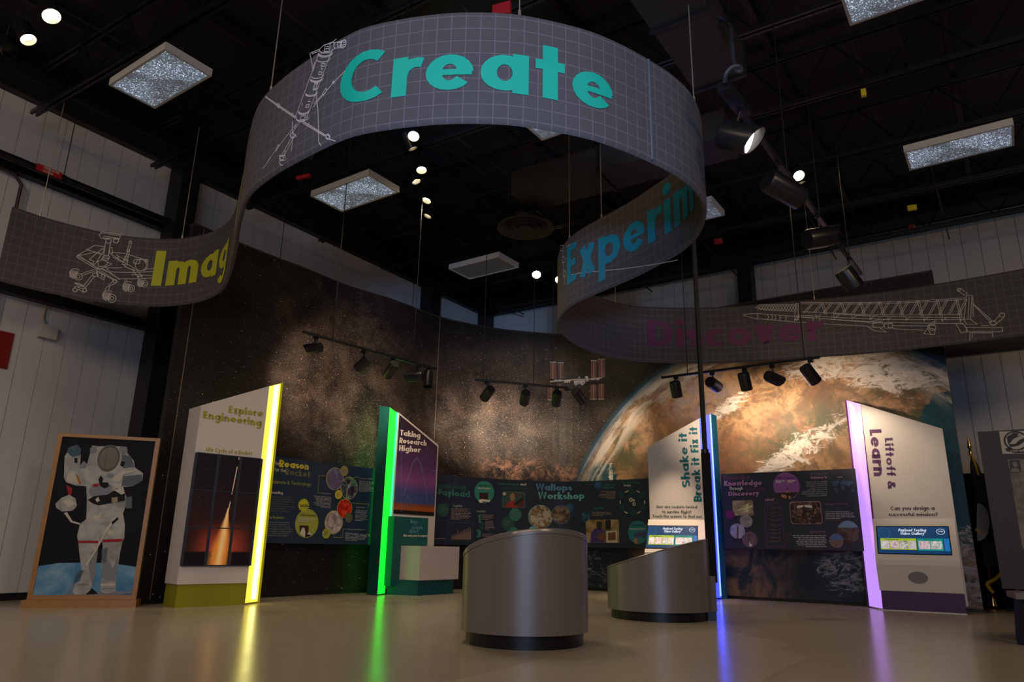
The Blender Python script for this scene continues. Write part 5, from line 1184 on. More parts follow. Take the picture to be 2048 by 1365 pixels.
words(A,[('STEM Careers',*zz((452,868),(632,876),(454,842)),.2)],O3,'career_text',mat('dark olive text',(.03,.04,.01),.5),cd);words(A,[('IMAGINE',*zz((455,765),(545,773),(456,730)),.2)],O4,'badge_text',NAVY2,t)
mb=MB();dashes(mb,A,zz((425,885),(645,893),(645,945),(425,940)),3,O3,wpl=5);mb.build('career_text',CREAM,cd)
mb=MB();area(mb,A,zz((445,975),(550,980),(548,1060),(450,1060)),O3);area(mb,A,zz((500,1060),(590,1060),(560,1100),(500,1115)),O3);mb.build('career_figure',mat('dark brown print',(.03,.012,.01),.5),cd)
mb=MB();area(mb,A,zz((450,1060),(475,1000),(500,1005),(510,1060),(505,1112),(460,1085)),O4);area(mb,A,zz((530,1075),(550,1050),(575,1062),(590,1085)),O4);mb.build('career_figure',CREAM,cd)
# second board -------------------------------------------------------------------
A,t=board((872,950),(1303,956),(872,1090),.32,NAVY,'information_board','long navy board with Planning Payload and Wallops Workshop, behind the counters')
zz=lambda *p:Z(860,930,6.4,p)
GR=mat('sea green print',(.03,.17,.12),.5);GRD=mat('dim green print',(.015,.075,.055),.5);CB=mat('sky blue print',(.09,.24,.42),.5);CB2=mat('aqua print',(.14,.42,.42),.5);BD=mat('mid blue disc',(.02,.08,.17),.5)
words(A,[('Planning',*zz((28,290),(462,325),(28,215)),.24)],O1,'title_word',GRD,t);words(A,[('-Payload',*zz((78,385),(512,418),(78,305)),.24)],O1,'title_word',GR,t,'green title word Payload')
words(A,[('Isaac Newton',*zz((878,256),(1140,266),(878,228)),.18)],O1,'title_word',GR,t);words(A,[('and',*zz((1155,266),(1230,268),(1155,234)),.2)],O1,'title_word',CREAM,t);words(A,[('Sounding Rockets',*zz((905,306),(1280,318),(905,276)),.18)],O1,'title_word',GRD,t)
words(A,[('Wallops',*zz((1352,325),(1815,335),(1352,242)),.25)],O1,'title_word',CB,t,'sky blue title word Wallops');words(A,[('Workshop',*zz((1382,437),(1975,440),(1382,350)),.25)],O1,'title_word',CB2,t,'aqua title word Workshop')
mb=MB();disc(mb,A,zz((693,352))[0],129/6.4,O1,142/6.4);cd=mb.build('career_disc',mat('career green',(.03,.20,.15),.5),t);words(A,[('STEM Career',*zz((610,276),(775,280),(610,252)),.2)],O2,'career_text',NAVY,cd);words(A,[('Rocket Engineer',*zz((612,310),(772,314),(612,290)),.2)],O2,'career_text',CREAM,cd)
mb=MB();area(mb,A,zz((630,358),(745,360),(742,450),(690,460),(632,440)),O2);mb.build('career_figure',mat('dark brown print',(0,0,0)),cd);mb=MB();area(mb,A,zz((615,455),(660,440),(770,455),(760,480),(675,470),(665,492),(630,485)),O3);mb.build('career_figure',CREAM,cd)
mb=MB();mb.fill(A,[rrect(A,*zz((925,342),(1215,562)),.1)],O1);r=mb.build('photo_border',GR,t);mb=MB();mb.fill(A,[rrect(A,*zz((932,349),(1207,553)),.1)],O2);mb.build('portrait_photo',photo('portrait photo',((.02,.05,.045),(.03,.09,.08),(.20,.02,.015),(.05,.02,.015)),5,5),r)
mb=MB();area(mb,A,zz((1020,400),(1050,360),(1075,375),(1088,440),(1060,470),(1030,450)),O3);mb.build('portrait_hair',mat('portrait tan',(.35,.17,.09),.5),r);mb=MB();area(mb,A,zz((980,552),(990,490),(1040,455),(1100,480),(1140,552)),O3);mb.build('portrait_robe',mat('portrait red',(.28,.03,.02),.5),r);mb=MB();area(mb,A,zz((1070,500),(1180,420),(1200,450),(1090,520)),O4);mb.build('portrait_telescope',BLACK,r);mb=MB();disc(mb,A,zz((950,374))[0],20/6.4,O4);mb.build('portrait_moon',mat('portrait cream',(.5,.4,.28),.5),r)
for c,R,m in (((1090,640),78,GR),((995,750),85,GRD),((1058,880),80,GR),((160,580),80,GRD),((1788,552),54,BD),((1992,662),58,BD),((1320,850),60,CB2)):
    mb=MB();disc(mb,A,zz(c)[0],R/6.4,O1,R*1.05/6.4);r=mb.build('fact_disc',m,t);mb=MB();dashes(mb,A,zz((c[0]-R*.55,c[1]-R*.5),(c[0]+R*.55,c[1]-R*.5),(c[0]+R*.55,c[1]+R*.5),(c[0]-R*.55,c[1]+R*.5)),6,O2,wpl=2);mb.build('disc_text',mat('dim disc text',(.10,.16,.14),.6),r)
for c,R,cols,sd in (((1412,670),155,((.06,.03,.015),(.22,.12,.05),(.50,.42,.28),(.6,.55,.4)),11),((1675,642),120,((.03,.015,.01),(.12,.06,.04),(.25,.18,.12),(.4,.36,.3)),12)):
    mb=MB();disc(mb,A,zz(c)[0],R/6.4,O2);r=mb.build('photo_ring',CB2 if sd==11 else CB,t);mb=MB();disc(mb,A,zz(c)[0],R*.96/6.4,O3);mb.build('round_photo',photo('round photo %d'%sd,cols,7,sd),r)
mb=MB();area(mb,A,zz((1280,690),(1310,672),(1450,680),(1460,705),(1300,745)),O4);area(mb,A,zz((1440,620),(1465,575),(1490,590),(1530,640),(1500,720),(1460,700)),O4);mb.build('photo_figure',mat('portrait cream',(0,0,0)),t)
words(A,[('Together',*zz((295,540),(413,542),(295,510)),.18),('Motion',*zz((598,608),(708,610),(598,580)),.2)],O1,'caption',mat('grey white text',(0,0,0)),t)
words(A,[('1',*zz((612,745),(650,745),(612,640)),.28),('3',*zz((582,938),(655,938),(582,825)),.3)],O1,'numeral',GR,t);words(A,[('2',*zz((640,825),(690,825),(640,730)),.24)],O1,'numeral',GRD,t)
mb=MB()
for qd,n,rt in (([(272,555),(535,560),(535,712),(272,706)],8,0),([(665,635),(840,640),(840,712),(665,708)],4,0),([(705,712),(830,716),(830,840),(705,836)],6,0),([(670,880),(815,884),(815,930),(670,926)],3,0)): dashes(mb,A,zz(*qd),n,O1,wpl=5)
mb.build('body_text',mat('pinkish text',(.25,.18,.17),.6),t)
mb=MB();trace(mb,A,zz((262,738),(550,740),(548,985),(262,980)),.006,O1,True);trace(mb,A,zz((62,710),(235,712),(232,975),(62,968)),.006,O1,True);trace(mb,A,zz((85,760),(95,740),(115,745),(140,800),(178,905)),.006,O1)
mb.build('diagram_frames',mat('dim teal line',(.03,.09,.10),.5),t)
mb=MB()
for i in range(14):
    x=280+i*18;h=50+i*8+(40 if i==4 else 0);trace(mb,A,zz((x,962),(x,955-h)),.009,O2)
for i in range(14):
    x=288+i*18;trace(mb,A,zz((x,962),(x,920-i*5)),.006,O2)
trace(mb,A,zz((55,945),(200,950)),.012,O2)
mb.build('rocket_chart',mat('tan print',(.34,.22,.17),.5),t)
zz=lambda *p:Z(1140,930,7.314,p)
mb=MB();gear(mb,A,zz((410,303))[0],54/7.314,O1,58/7.314,14);disc(mb,A,zz((232,760))[0],68/7.314,O1,74/7.314);mb.build('gear_badge',BD,t)
words(A,[('Checks and',*zz((495,306),(655,303),(495,283)),.18),('The Engineering',*zz((760,268),(1025,275),(760,245)),.2),('Together',*zz((345,656),(498,650),(345,622)),.2)],O1,'caption',GR,t);words(A,[('Balances',*zz((485,350),(640,347),(485,320)),.2)],O1,'caption',GR,t);words(A,[('Design',*zz((790,318),(890,316),(790,288)),.2)],O1,'caption',CREAM,t)
mb=MB()
for qd,n,rt in (([(395,385),(665,382),(665,505),(395,508)],6,1),([(325,685),(635,682),(632,752),(325,755)],4,0)): dashes(mb,A,zz(*qd),n,O1,right=bool(rt),wpl=5)
mb.build('body_text',mat('pinkish text',(0,0,0)),t)
mb=MB()
for a in (40,90-0,140,-40,-90,-140):
    cx,cy=915+170*math.cos(math.radians(a))*1.0,550-170*math.sin(math.radians(a));cx=915+(cx-915)*.98
for cx,cy in ((915,395),(765,440),(1062,440),(765,630),(1068,630),(925,705)): disc(mb,A,zz((cx,cy))[0],45/7.314,O1)
mb.build('process_step',mat('dark teal disc',(.012,.045,.05),.5),t)
mb=MB()
for a in (62,118,180,0,-58,-122): 
    pp=[(915+178*math.cos(math.radians(a+k)),550-178*math.sin(math.radians(a+k))) for k in(-9,-4,0,4,9)];trace(mb,A,zz(*pp),.022,O2)
gear(mb,A,zz((895,515))[0],32/7.314,O2,34/7.314,10,hole=.35);gear(mb,A,zz((940,575))[0],28/7.314,O3,30/7.314,10,hole=.35);gear(mb,A,zz((938,522))[0],18/7.314,O2,20/7.314,8)
mb.build('process_arrows',mat('tan white print',(.5,.43,.34),.5),t)
mb=MB();mb.fill(A,[rrect(A,*zz((232,805),(722,1148)),.06)],O1);r=mb.build('workshop_photo',photo('workshop photo',((.10,.05,.02),(.30,.19,.08),(.48,.37,.20)),3.5,21),t)
mb=MB();area(mb,A,zz((300,1140),(310,1000),(370,930),(470,930),(520,1000),(500,1140)),O2);mb.build('photo_figure',mat('purple shirt print',(.05,.03,.14),.5),r)
mb=MB();area(mb,A,zz((385,900),(395,840),(430,825),(468,840),(475,900),(450,950),(410,955)),O3);mb.build('photo_figure',mat('dark brown print',(0,0,0)),r)
mb=MB();area(mb,A,zz((395,1060),(420,1010),(520,1000),(530,1090),(450,1120)),O3);mb.build('photo_figure',mat('brown print',(.14,.05,.03),.5),r)
mb=MB();area(mb,A,zz((530,975),(690,960),(700,1140),(535,1142)),O3);mb.build('photo_figure',mat('portrait cream',(0,0,0)),r);mb=MB();area(mb,A,zz((560,1000),(670,985),(675,1100),(560,1110)),O4);mb.build('photo_figure',mat('brown print',(0,0,0)),r);mb=MB();area(mb,A,zz((520,810),(600,810),(600,955),(520,955)),O2);mb.build('photo_shadow',BLACK,r)
mb=MB();disc(mb,A,zz((995,990))[0],148/7.314,O1,170/7.314);cd=mb.build('career_disc',mat('aqua disc',(.02,.17,.19),.5),t);words(A,[('STEM Career',*zz((900,900),(1090,897),(900,872)),.2)],O2,'career_text',NAVY,cd);words(A,[('Mechanical Engineer',*zz((880,950),(1110,948),(880,930)),.2)],O2,'career_text',CREAM,cd)
mb=MB();gear(mb,A,zz((975,1030))[0],40/7.314,O2,44/7.314,10);area(mb,A,zz((990,985),(1110,975),(1110,1060),(1000,1060)),O2);mb.build('career_figure',mat('indigo print',(.05,.05,.16),.5),cd);mb=MB();area(mb,A,zz((945,1085),(965,1065),(985,1090),(1000,1170),(950,1150),(935,1120)),O3);mb.build('career_figure',mat('portrait tan',(0,0,0)),cd)
# third board ---------------------------------------------------------------------
A,t=board((1441,948),(1726,938),(1450,1098),.30,NAVY3,'information_board','slate board titled Expanding Knowledge Through Scientific Discovery, between blue and violet towers')
zz=lambda *p:Z(1430,920,6.606,p)
PK=mat('pink print',(.42,.20,.34),.5);PD=mat('dim plum print',(.12,.035,.11),.5);MG=mat('magenta disc',(.17,.01,.12),.5);PU=mat('purple disc',(.24,.085,.29),.5)
words(A,[('Expanding',*zz((122,266),(455,258),(122,215)),.2),('Scientific',*zz((395,412),(680,408),(395,368)),.2)],O1,'title_word',PD,t);words(A,[('Knowledge',*zz((122,348),(620,336),(122,282)),.26),('Discovery',*zz((178,482),(582,472),(178,422)),.26)],O1,'title_word',PK,t,'pink title words Knowledge and Discovery');words(A,[('Through',*zz((190,402),(370,398),(190,362)),.18)],O1,'title_word',CREAM,t)
mb=MB();disc(mb,A,zz((943,346))[0],177/6.606,O1,178/6.606);cd=mb.build('career_disc',PU,t);words(A,[('STEM Careers',*zz((815,256),(1060,250),(815,228)),.2)],O2,'career_text',NAVY,cd)
mb=MB();dashes(mb,A,zz((805,275),(920,275),(920,308),(805,308)),2,O2,wpl=2,rag=0,fill=.7);dashes(mb,A,zz((960,270),(1070,270),(1070,304),(960,304)),2,O2,wpl=2,rag=0,fill=.7);mb.build('career_text',CREAM,cd)
mb=MB();ac=[(943+174*math.cos(math.radians(a)),346+175*math.sin(math.radians(a))) for a in range(28,153,8)];area(mb,A,zz(*ac),O2);mb.build('career_ground',mat('dark brown print',(0,0,0)),cd)
mb=MB();area(mb,A,zz((935,440),(960,400),(995,435)),O3);area(mb,A,zz((870,480),(890,450),(930,460),(950,490),(940,515),(890,500)),O3);area(mb,A,zz((970,480),(1000,480),(1005,515),(975,515)),O3);mb.build('career_figure',mat('portrait tan',(0,0,0)),cd);mb=MB();area(mb,A,zz((945,395),(958,360),(975,395),(960,385)),O3);area(mb,A,zz((895,440),(930,432),(935,460),(900,465)),O4);mb.build('career_figure',NAVY,cd)
words(A,[('Science Is',*zz((1265,252),(1480,246),(1265,222)),.24),('Liftoff',*zz((663,550),(780,545),(663,516)),.24)],O1,'caption',PK,t);words(A,[('Go Where the',*zz((1260,200),(1490,194),(1260,178)),.18),('Range Control',*zz((1452,602),(1745,594),(1452,572)),.22),('Recovery',*zz((1255,972),(1458,964),(1255,935)),.22)],O1,'caption',mat('dull mauve print',(.16,.08,.15),.5),t)
mb=MB()
L3=['Sounding rockets can place','instruments directly into','regions where and when the','science is occurring.','The mobile nature of the','program enables researchers to','conduct missions from strategic','vantage points worldwide.']
for i,l in enumerate(L3):
    y=300+i*26.3;w=len(l)*10.9;letter(mb,A,l,*zz((1482-w,y+3),(1485,y-2),(1482-w,y-14)),O1,.17)
for qd,n,rt in (([(1460,680),(1880,672),(1870,790),(1465,792)],5,0),([(990,992),(1470,992),(1475,1160),(1000,1165)],7,1),([(1615,222),(1735,220),(1735,240),(1615,242)],1,0)): dashes(mb,A,zz(*qd),n,O1,right=bool(rt),wpl=7)
mb.build('body_text',mat('grey white text',(0,0,0)),t)
mb=MB();
for p in (((1535,295),(1600,278),(1650,290),(1620,330),(1590,360),(1560,345)),((1575,380),(1600,372),(1625,395),(1610,455),(1595,430)),((1650,300),(1700,275),(1800,285),(1830,310),(1790,330),(1770,360),(1740,340),(1700,330),(1660,325)),((1660,335),(1700,340),(1715,370),(1690,425),(1670,380)),((1800,400),(1835,392),(1835,425),(1805,420))): area(mb,A,zz(*p),O1)
mb.build('world_map',mat('map blue print',(.035,.075,.14),.5),t)
mb=MB();mb.fill(A,[rrect(A,*zz((645,572),(925,1165)),.1)],O1);r=mb.build('list_frame',PD,t);mb=MB();mb.fill(A,[rrect(A,*zz((652,579),(918,1158)),.1)],O2);mb.build('list_ground',NAVY3,r)
mb=MB()
for i,(y,w) in enumerate(((640,60),(705,30),(745,60),(800,70),(868,70),(930,60),(975,110),(1030,90),(1085,130))): trace(mb,A,zz((760-w*.3,y),(800+w*.3,y)),.010,O3);trace(mb,A,zz((700,y-12),(700+w,y-12)),.004,O3);area(mb,A,zz((850,y-25),(868,y-10),(850,y+3)),O3)
dashes(mb,A,zz((680,590),(865,590),(865,608),(680,608)),1,O3);dashes(mb,A,zz((720,1138),(860,1138),(860,1152),(720,1152)),1,O3);mb.build('list_text',mat('dim mauve text',(.13,.09,.13),.6),r)
for (a,b),nm,cols,sc_,ring,sd in ((((222,535),(522,745)),'hangar photo',((.12,.08,.05),(.33,.25,.15),(.5,.45,.3)),5,PD,31),(((980,556),(1425,850)),'control room photo',((.015,.01,.01),(.05,.03,.025),(.35,.22,.18)),12,mat('rose ring print',(.35,.2,.24),.5),32)):
    mb=MB();mb.fill(A,[rrect(A,*zz(a,b),.12)],O1);r=mb.build('photo_border',ring,t);mb=MB();mb.fill(A,[rrect(A,*zz((a[0]+8,a[1]+8),(b[0]-8,b[1]-8)),.12)],O2);mb.build('rectangular_photo',photo(nm,cols,sc_,sd),r)
    if sd==31:
        mb=MB();area(mb,A,zz((300,665),(400,635),(400,600),(450,575),(445,620),(500,600),(500,625),(440,650),(450,690),(395,695),(395,655),(305,675)),O3);mb.build('photo_rocket',mat('pale yellow print',(.6,.58,.28),.5),r)
    else:
        mb=MB();area(mb,A,zz((1082,608),(1165,600),(1165,630),(1085,645)),O3);area(mb,A,zz((1180,598),(1285,605),(1280,640),(1185,628)),O3);mb.build('photo_screens',mat('lit screen print',(.6,.52,.46),.5),r)
mb=MB();gear(mb,A,zz((200,725))[0],64/6.606,O3,64/6.606,14);mb.build('gear_badge',MG,t)
for c,R,cols,sd in (((415,812),88,((.10,.10,.11),(.30,.27,.26),(.35,.33,.36)),41),((300,945),104,((.10,.12,.25),(.35,.35,.5),(.45,.42,.48)),42),((460,1055),107,((.10,.06,.09),(.16,.10,.14),(.24,.15,.17)),43),((1757,953),152,((.03,.02,.02),(.09,.05,.05),(.16,.15,.12)),44),((1605,1075),98,((.12,.07,.05),(.18,.12,.10),(.06,.10,.22)),45)):
    mb=MB();disc(mb,A,zz(c)[0],R/6.606,O3);r=mb.build('photo_ring',PD,t);mb=MB();disc(mb,A,zz(c)[0],R*.96/6.606,O4);mb.build('round_photo',photo('round photo %d'%sd,cols,6,sd),r)
    if sd in (42,43):
        mb=MB();x,y=c
        if sd==42: area(mb,A,zz((x-12,y+100),(x-8,y-40),(x+5,y-75),(x+14,y-40),(x+14,y+100)),O4+.002)
        else: area(mb,A,zz((x-20,y-60),(x-12,y-95),(x-2,y-60),(x+8,y+10),(x+2,y+20)),O4+.002)
        mb.build('photo_rocket',mat('brown print',(0,0,0)),r)
        if sd==43: mb=MB();area(mb,A,zz((x-8,y+90),(x+2,y+10),(x+10,y+60),(x+40,y+50),(x+30,y+95)),O4+.003);mb.build('photo_plume',CREAM,r)
    if sd==44:
        mb=MB();pp=[(c[0]+R*.95*math.cos(math.radians(a)),c[1]-R*.95*math.sin(math.radians(a))) for a in range(22,159,8)];area(mb,A,zz(*pp),O4+.002);mb.build('photo_sky',mat('sky print',(.14,.24,.36),.5),r)
    if sd==45:
        mb=MB();pp=[(c[0]+R*.95*math.cos(math.radians(a)),c[1]-R*.95*math.sin(math.radians(a))) for a in range(5,176,9)];area(mb,A,zz(*pp),O4+.002);mb.build('photo_sky',mat('deep sky print',(.07,.13,.30),.5),r)
# ================================================================= ASTRONAUT CUTOUT
K=frame((62,1216),(272,1215));K.O.z=0
ph=thing('astronaut_photo_stand',K.O,'oak framed face cutout photo of a waving astronaut in a white suit','photo stand')
q=[K.cast(*p) for p in((118,863),(316,881),(275,1210),(52,1208))];x0=(q[0][0]+q[3][0])/2;x1=(q[1][0]+q[2][0])/2;z1=(q[0][1]+q[1][1])/2;z0=.09;print('astro',q)
zz=lambda *p:[K.cast(*a) for a in Z(0,830,3.25,p)]
fw=.055
for nm,pp in (('frame_rail',[(x0,z0),(x1,z0),(x1,z0+fw),(x0,z0+fw)]),('frame_rail',[(x0,z1-fw*.8),(x1,z1-fw*.8),(x1,z1),(x0,z1)]),('frame_stile',[(x0,z0+fw),(x0+fw,z0+fw),(x0+fw,z1-fw*.8),(x0,z1-fw*.8)]),('frame_stile',[(x1-fw,z0+fw),(x1,z0+fw),(x1,z1-fw*.8),(x1-fw,z1-fw*.8)])): slab(K,None,.012,-.05,nm,OAK,ph,pp)
mb=MB();mb.prism([K.to(x0-.04,0,.08),K.to(x1+.02,0,.08),K.to(x1+.02,0,-.28),K.to(x0-.04,0,-.28)],V((0,0,.088)));mb.build('base_plank',OAK,ph,fix=True)
hc=K.cast(*Z(0,830,3.25,[(707,283)])[0]);hr=K.cast(*Z(0,830,3.25,[(770,283)])[0])[0]-hc[0];hz=K.cast(*Z(0,830,3.25,[(707,205)])[0])[1]-hc[1]
hole=[(hc[0]+hr*.98*math.cos(2*PI*k/32),hc[1]+hz*.9*math.sin(2*PI*k/32)) for k in range(32)]
def layer(loops,off,m,name,par,h=False):
    mb=MB();mb.fill(K,loops,off);o=mb.build(name,m,par);return o
def paint(name,col,var=.12,sc=9): return mat(name,col,.6,var=var,sc=sc,spec=.12)
SK=paint('print black sky',(.008,.008,.011));EB=photo('print planet blue',((.03,.13,.30),(.10,.26,.42),(.30,.42,.50)),2.2,51,.8);SW=photo('print suit white',((.20,.21,.21),(.36,.36,.34),(.48,.46,.42)),5,52,.6);SS=paint('print suit shade',(.10,.125,.145));SD=paint('print dark gear',(.012,.012,.013));SR=paint('print red',(.34,.02,.03));SC=paint('print cream',(.50,.46,.38),.2);SM=paint('print mid grey',(.20,.22,.24));SB=paint('print glove blue',(.06,.10,.14))
bgp=[(x0+fw*.6,z0+fw*.6),(x1-fw*.6,z0+fw*.6),(x1-fw*.6,z1-fw*.4),(x0+fw*.6,z1-fw*.4)]
pic=layer([bgp,hole],-.005,SK,'photo_panel',ph)
layer([[(x0+fw,z0+fw)]+zz((245,985),(380,965),(560,962),(720,966),(889,990))[0:]+[(x1-fw,z0+fw)]],-.003,EB,'planet_print',pic)
body=[(560,340),(600,200),(640,205),(780,205),(820,240),(870,300),(878,345),(930,380),(925,430),(860,465),(800,470),(830,560),(800,640),(812,720),(808,800),(795,830),(780,900),(765,1000),(755,1090),(750,1150),(690,1165),(650,1150),(660,1060),(660,960),(668,850),(655,790),(635,850),(628,950),(620,1040),(600,1110),(575,1165),(500,1175),(470,1150),(490,1100),(525,1080),(530,1000),(515,900),(508,820),(500,790),(520,710),(560,680),(565,560),(560,465),(490,460),(430,440),(415,410),(420,270),(440,240),(480,235),(525,260),(520,330),(560,345)]
suit=layer([zz(*body),hole],-.001,SW,'suit_print',pic)
def zlay(p,off,m,nm='suit_detail',par=None): return layer([zz(*p)],off,m,nm,par or suit)
zlay([(665,960),(700,940),(735,1000),(770,900),(765,1000),(755,1080),(700,1080),(660,1060)],.001,SM);zlay([(640,850),(628,950),(620,1040),(600,1110),(575,1000),(590,900)],.001,SM);zlay([(660,880),(700,860),(690,960),(665,980)],.001,SS)
zlay([(790,260),(850,270),(876,340),(800,350)],.001,SS);zlay([(800,400),(920,390),(925,430),(860,462),(790,465)],.001,SS);zlay([(815,540),(858,530),(858,610),(820,610)],.001,SS);zlay([(440,215),(505,195),(528,225),(520,265),(470,275),(440,250)],.001,SB,'glove_print');zlay([(455,210),(498,196),(480,240)],.002,SS)
zlay([(508,820),(640,820),(638,836),(512,834)],.003,SR,'red_band');zlay([(665,812),(798,808),(796,825),(668,830)],.003,SR,'red_band')
zlay([(600,455),(640,445),(700,440),(730,470),(720,520),(640,560),(600,540),(575,500)],.002,SM);zlay([(605,450),(640,448),(640,468),(606,470)],.003,SR);zlay([(640,420),(655,395),(672,415),(665,440),(700,440),(712,465),(680,480),(650,462)],.004,SD);zlay([(570,555),(610,530),(700,520),(760,480),(815,500),(810,560),(720,575),(640,590),(600,575)],.003,SD)
zlay([(620,550),(640,535),(650,560),(630,570)],.005,SC);zlay([(725,540),(765,535),(765,570),(728,572)],.005,paint('print tan',(.30,.24,.15)));zlay([(740,490),(790,480),(815,510),(790,520)],.005,SC);zlay([(690,385),(740,385),(735,410),(700,410)],.003,SM)
zlay([(730,430),(745,400),(790,370),(885,355),(880,368),(800,390),(790,430),(760,440)],.005,SC);zlay([(640,640),(665,640),(650,670)],.002,SC);zlay([(610,655),(650,655),(645,690),(600,680)],.002,SC);zlay([(700,740),(740,760),(735,790),(700,780)],.002,SC);zlay([(660,390),(700,380),(720,400)],.002,SC)
zlay([(440,385),(480,370),(525,430),(520,455),(455,440),(430,420)],.002,SC);zlay([(490,385),(510,400),(528,450),(515,455)],.003,paint('print orange',(.35,.15,.05)));zlay([(485,280),(505,282),(503,315),(484,310)],.003,SD);zlay([(515,335),(545,300),(565,320),(555,350),(520,350)],.001,SM)
zlay([(430,455),(470,480),(465,520),(445,520)],.001,SR);zlay([(360,580),(400,540),(450,520),(500,550),(510,590),(470,625),(400,630),(365,605)],.001,SW,'pack_print');zlay([(400,560),(450,545),(490,575),(450,600)],.002,SC);zlay([(490,540),(550,480),(560,530),(520,600),(470,640),(500,590)],.002,SD);zlay([(415,640),(435,632),(470,690),(520,705),(518,716),(460,700)],.001,SC)
zlay([(745,665),(760,672),(690,770),(630,880),(565,985),(555,975),(620,870),(680,755)],.005,SC,'tether_print');zlay([(725,700),(765,665),(770,680),(730,715)],.006,SD);zlay([(520,1010),(545,1015),(505,1085),(480,1090),(490,1050)],.005,SB);zlay([(475,1090),(490,1095),(425,1200),(400,1210),(412,1190),(440,1150)],.004,SM,'tether_print')
zlay([(445,1165),(600,1150),(860,1148),(860,1160),(620,1185),(450,1180)],.0015,SM,'foot_bar');zlay([(560,1140),(600,1130),(640,1165),(560,1170)],.002,SD);zlay([(600,1180),(640,1175),(630,1205),(612,1205)],.002,SD)
zlay([(655,1095),(745,1090),(750,1150),(690,1165),(652,1148)],.003,SW,'boot_print');zlay([(500,1095),(570,1092),(590,1140),(560,1165),(490,1172),(470,1150)],.003,SW,'boot_print');zlay([(655,1100),(745,1095),(745,1110),(655,1115)],.004,SC);zlay([(655,1130),(748,1125),(748,1133),(655,1138)],.004,SM);zlay([(500,1100),(570,1098),(572,1108),(500,1112)],.004,SM)
zlay([(588,215),(625,205),(630,240),(600,255),(585,240)],.003,SM);zlay([(780,205),(825,210),(830,240),(800,270),(775,240)],.003,SM);zlay([(790,300),(815,310),(800,340),(780,330)],.003,SD)
ring=[[(hc[0]+hr*k*math.cos(2*PI*j/32),hc[1]+hz*k*.96*math.sin(2*PI*j/32)) for j in range(32)] for k in (1.16,)]+[hole]
layer(ring,.004,paint('print visor ring',(.10,.10,.09)),'visor_ring',suit);ring2=[[(hc[0]+hr*1.22*math.cos(2*PI*j/32),hc[1]+hz*1.12*math.sin(2*PI*j/32)) for j in range(32)],hole];layer(ring2,.003,SC,'visor_ring',suit)
# ================================================================= LEFT WALL ITEMS
Wf=Wl.off(.012);q=[Wf.cast(*p) for p in((0,665),(28,668),(14,739),(0,738))];s1_=(q[1][0]+q[2][0])/2;zt_,zb_=q[1][1],q[2][1]
mb=MB();mb.prism([Wl.to(x,z,.004) for x,z in((s1_-.75,zb_),(s1_,zb_),(s1_,zt_),(s1_-.75,zt_))],Wl.n*.02);tag(mb.build('red_sign',mat('dark red board',(.20,.008,.008),.5),fix=True),'dark red blank sign on the left wall, cut by the photo edge','sign')
q=[Wf.cast(*p) for p in((78,648),(113,656),(106,682),(73,677))];xa=(q[0][0]+q[3][0])/2;xb_=(q[1][0]+q[2][0])/2
jb=thing('junction_box',Wl.to(xa,q[2][1]),'cream square junction box on the left wall with a thin conduit','junction box');mb=MB();mb.prism([Wl.to(x,z,.004) for x,z in((xa,q[2][1]),(xb_,q[2][1]),(xb_,q[0][1]),(xa,q[0][1]))],Wl.n*.10);mb.build('box',mat('cream plastic',(.48,.45,.40),.5),jb,fix=True)
xm=(xa+xb_)/2;mb=MB();mb.tube([Wl.to(xm-.06,q[0][1]-.02,.05),Wl.to(xm-.09,q[0][1]+.1,.03),Wl.to(xm-.09,q[0][1]+.75,.03)],.012,8);mb.build('conduit',mat('cream conduit',(.38,.33,.2),.5),jb)
mb=MB();a=Wl.off(.1);s_=a.cast(38,390)[0];z_=a.cast(30,345)[1];mb.tube([a.to(s_-.5,z_),a.to(s_-.12,z_-.02),a.to(s_,z_-.15),a.to(s_,z_-1.5),a.to(s_,2.9)],.025,8);tag(mb.build('drop_conduit',mat('brown black conduit',(.03,.02,.015),.5),None,smooth=True),'dark conduit bending down the left wall at the photo edge','conduit')
# ================================================================= RIGHT SIDE: FLAG, DISPLAY BOARD, BENCH
GOLD=mat('polished brass',(.75,.50,.16),.25,1,var=.05);FRN=mat('gold fringe',(.50,.32,.03),.7);FLAG=mat('navy flag cloth',(.010,.010,.032),.75,var=.3,sc=8)
fb=onz(1989,1222,0);fl=thing('flag_on_stand',fb,'furled navy flag with gold fringe on a brass floor stand','flag')
mb=MB();mb.lathe((fb.x,fb.y,0),[(0,0),(.15,0),(.155,.02),(.12,.045),(.05,.07),(.035,.14),(.02,.2),(.0,.2)],28);mb.build('stand_base',GOLD,fl,smooth=True)
lean=V((aty(1940,884,fb.y-.1)-fb));topz=aty(1940,884,fb.y).z;tp=aty(1941,905,fb.y);print('flag',tp)
P=lambda z:V((fb.x+(tp.x-fb.x)*(z/tp.z),fb.y,z))
mb=MB();mb.tube([P(.1),P(tp.z)],.014,10);mb.build('flag_pole',mat('dark wood pole',(.06,.02,.01),.4),fl)
mb=MB();mb.lathe(P(tp.z-.05),[(.0,0),(.025,.01),(.03,.06),(.015,.09),(.035,.12),(.03,.18),(.008,.30),(0,.36)],14);mb.build('finial',GOLD,fl,smooth=True)
mb=MB();rows=26;G_=[];zt0=tp.z-.12;zb0=.62
for i in range(rows+1):
    f=i/rows;z=zt0+(zb0-zt0)*f;w=.05+.30*f**.7;c=P(z)+V((.02+.16*f,0,0));row=[]
    for j in range(25):
        a=2*PI*j/24;rr=1+.22*math.cos(5*a+f*2)
        zz_=z-(.10*math.cos(a-.6) if i==rows else 0)
        row.append(mb.vert((c.x+w*.62*rr*math.cos(a),c.y+w*.4*rr*math.sin(a),zz_)))
    G_.append(row)
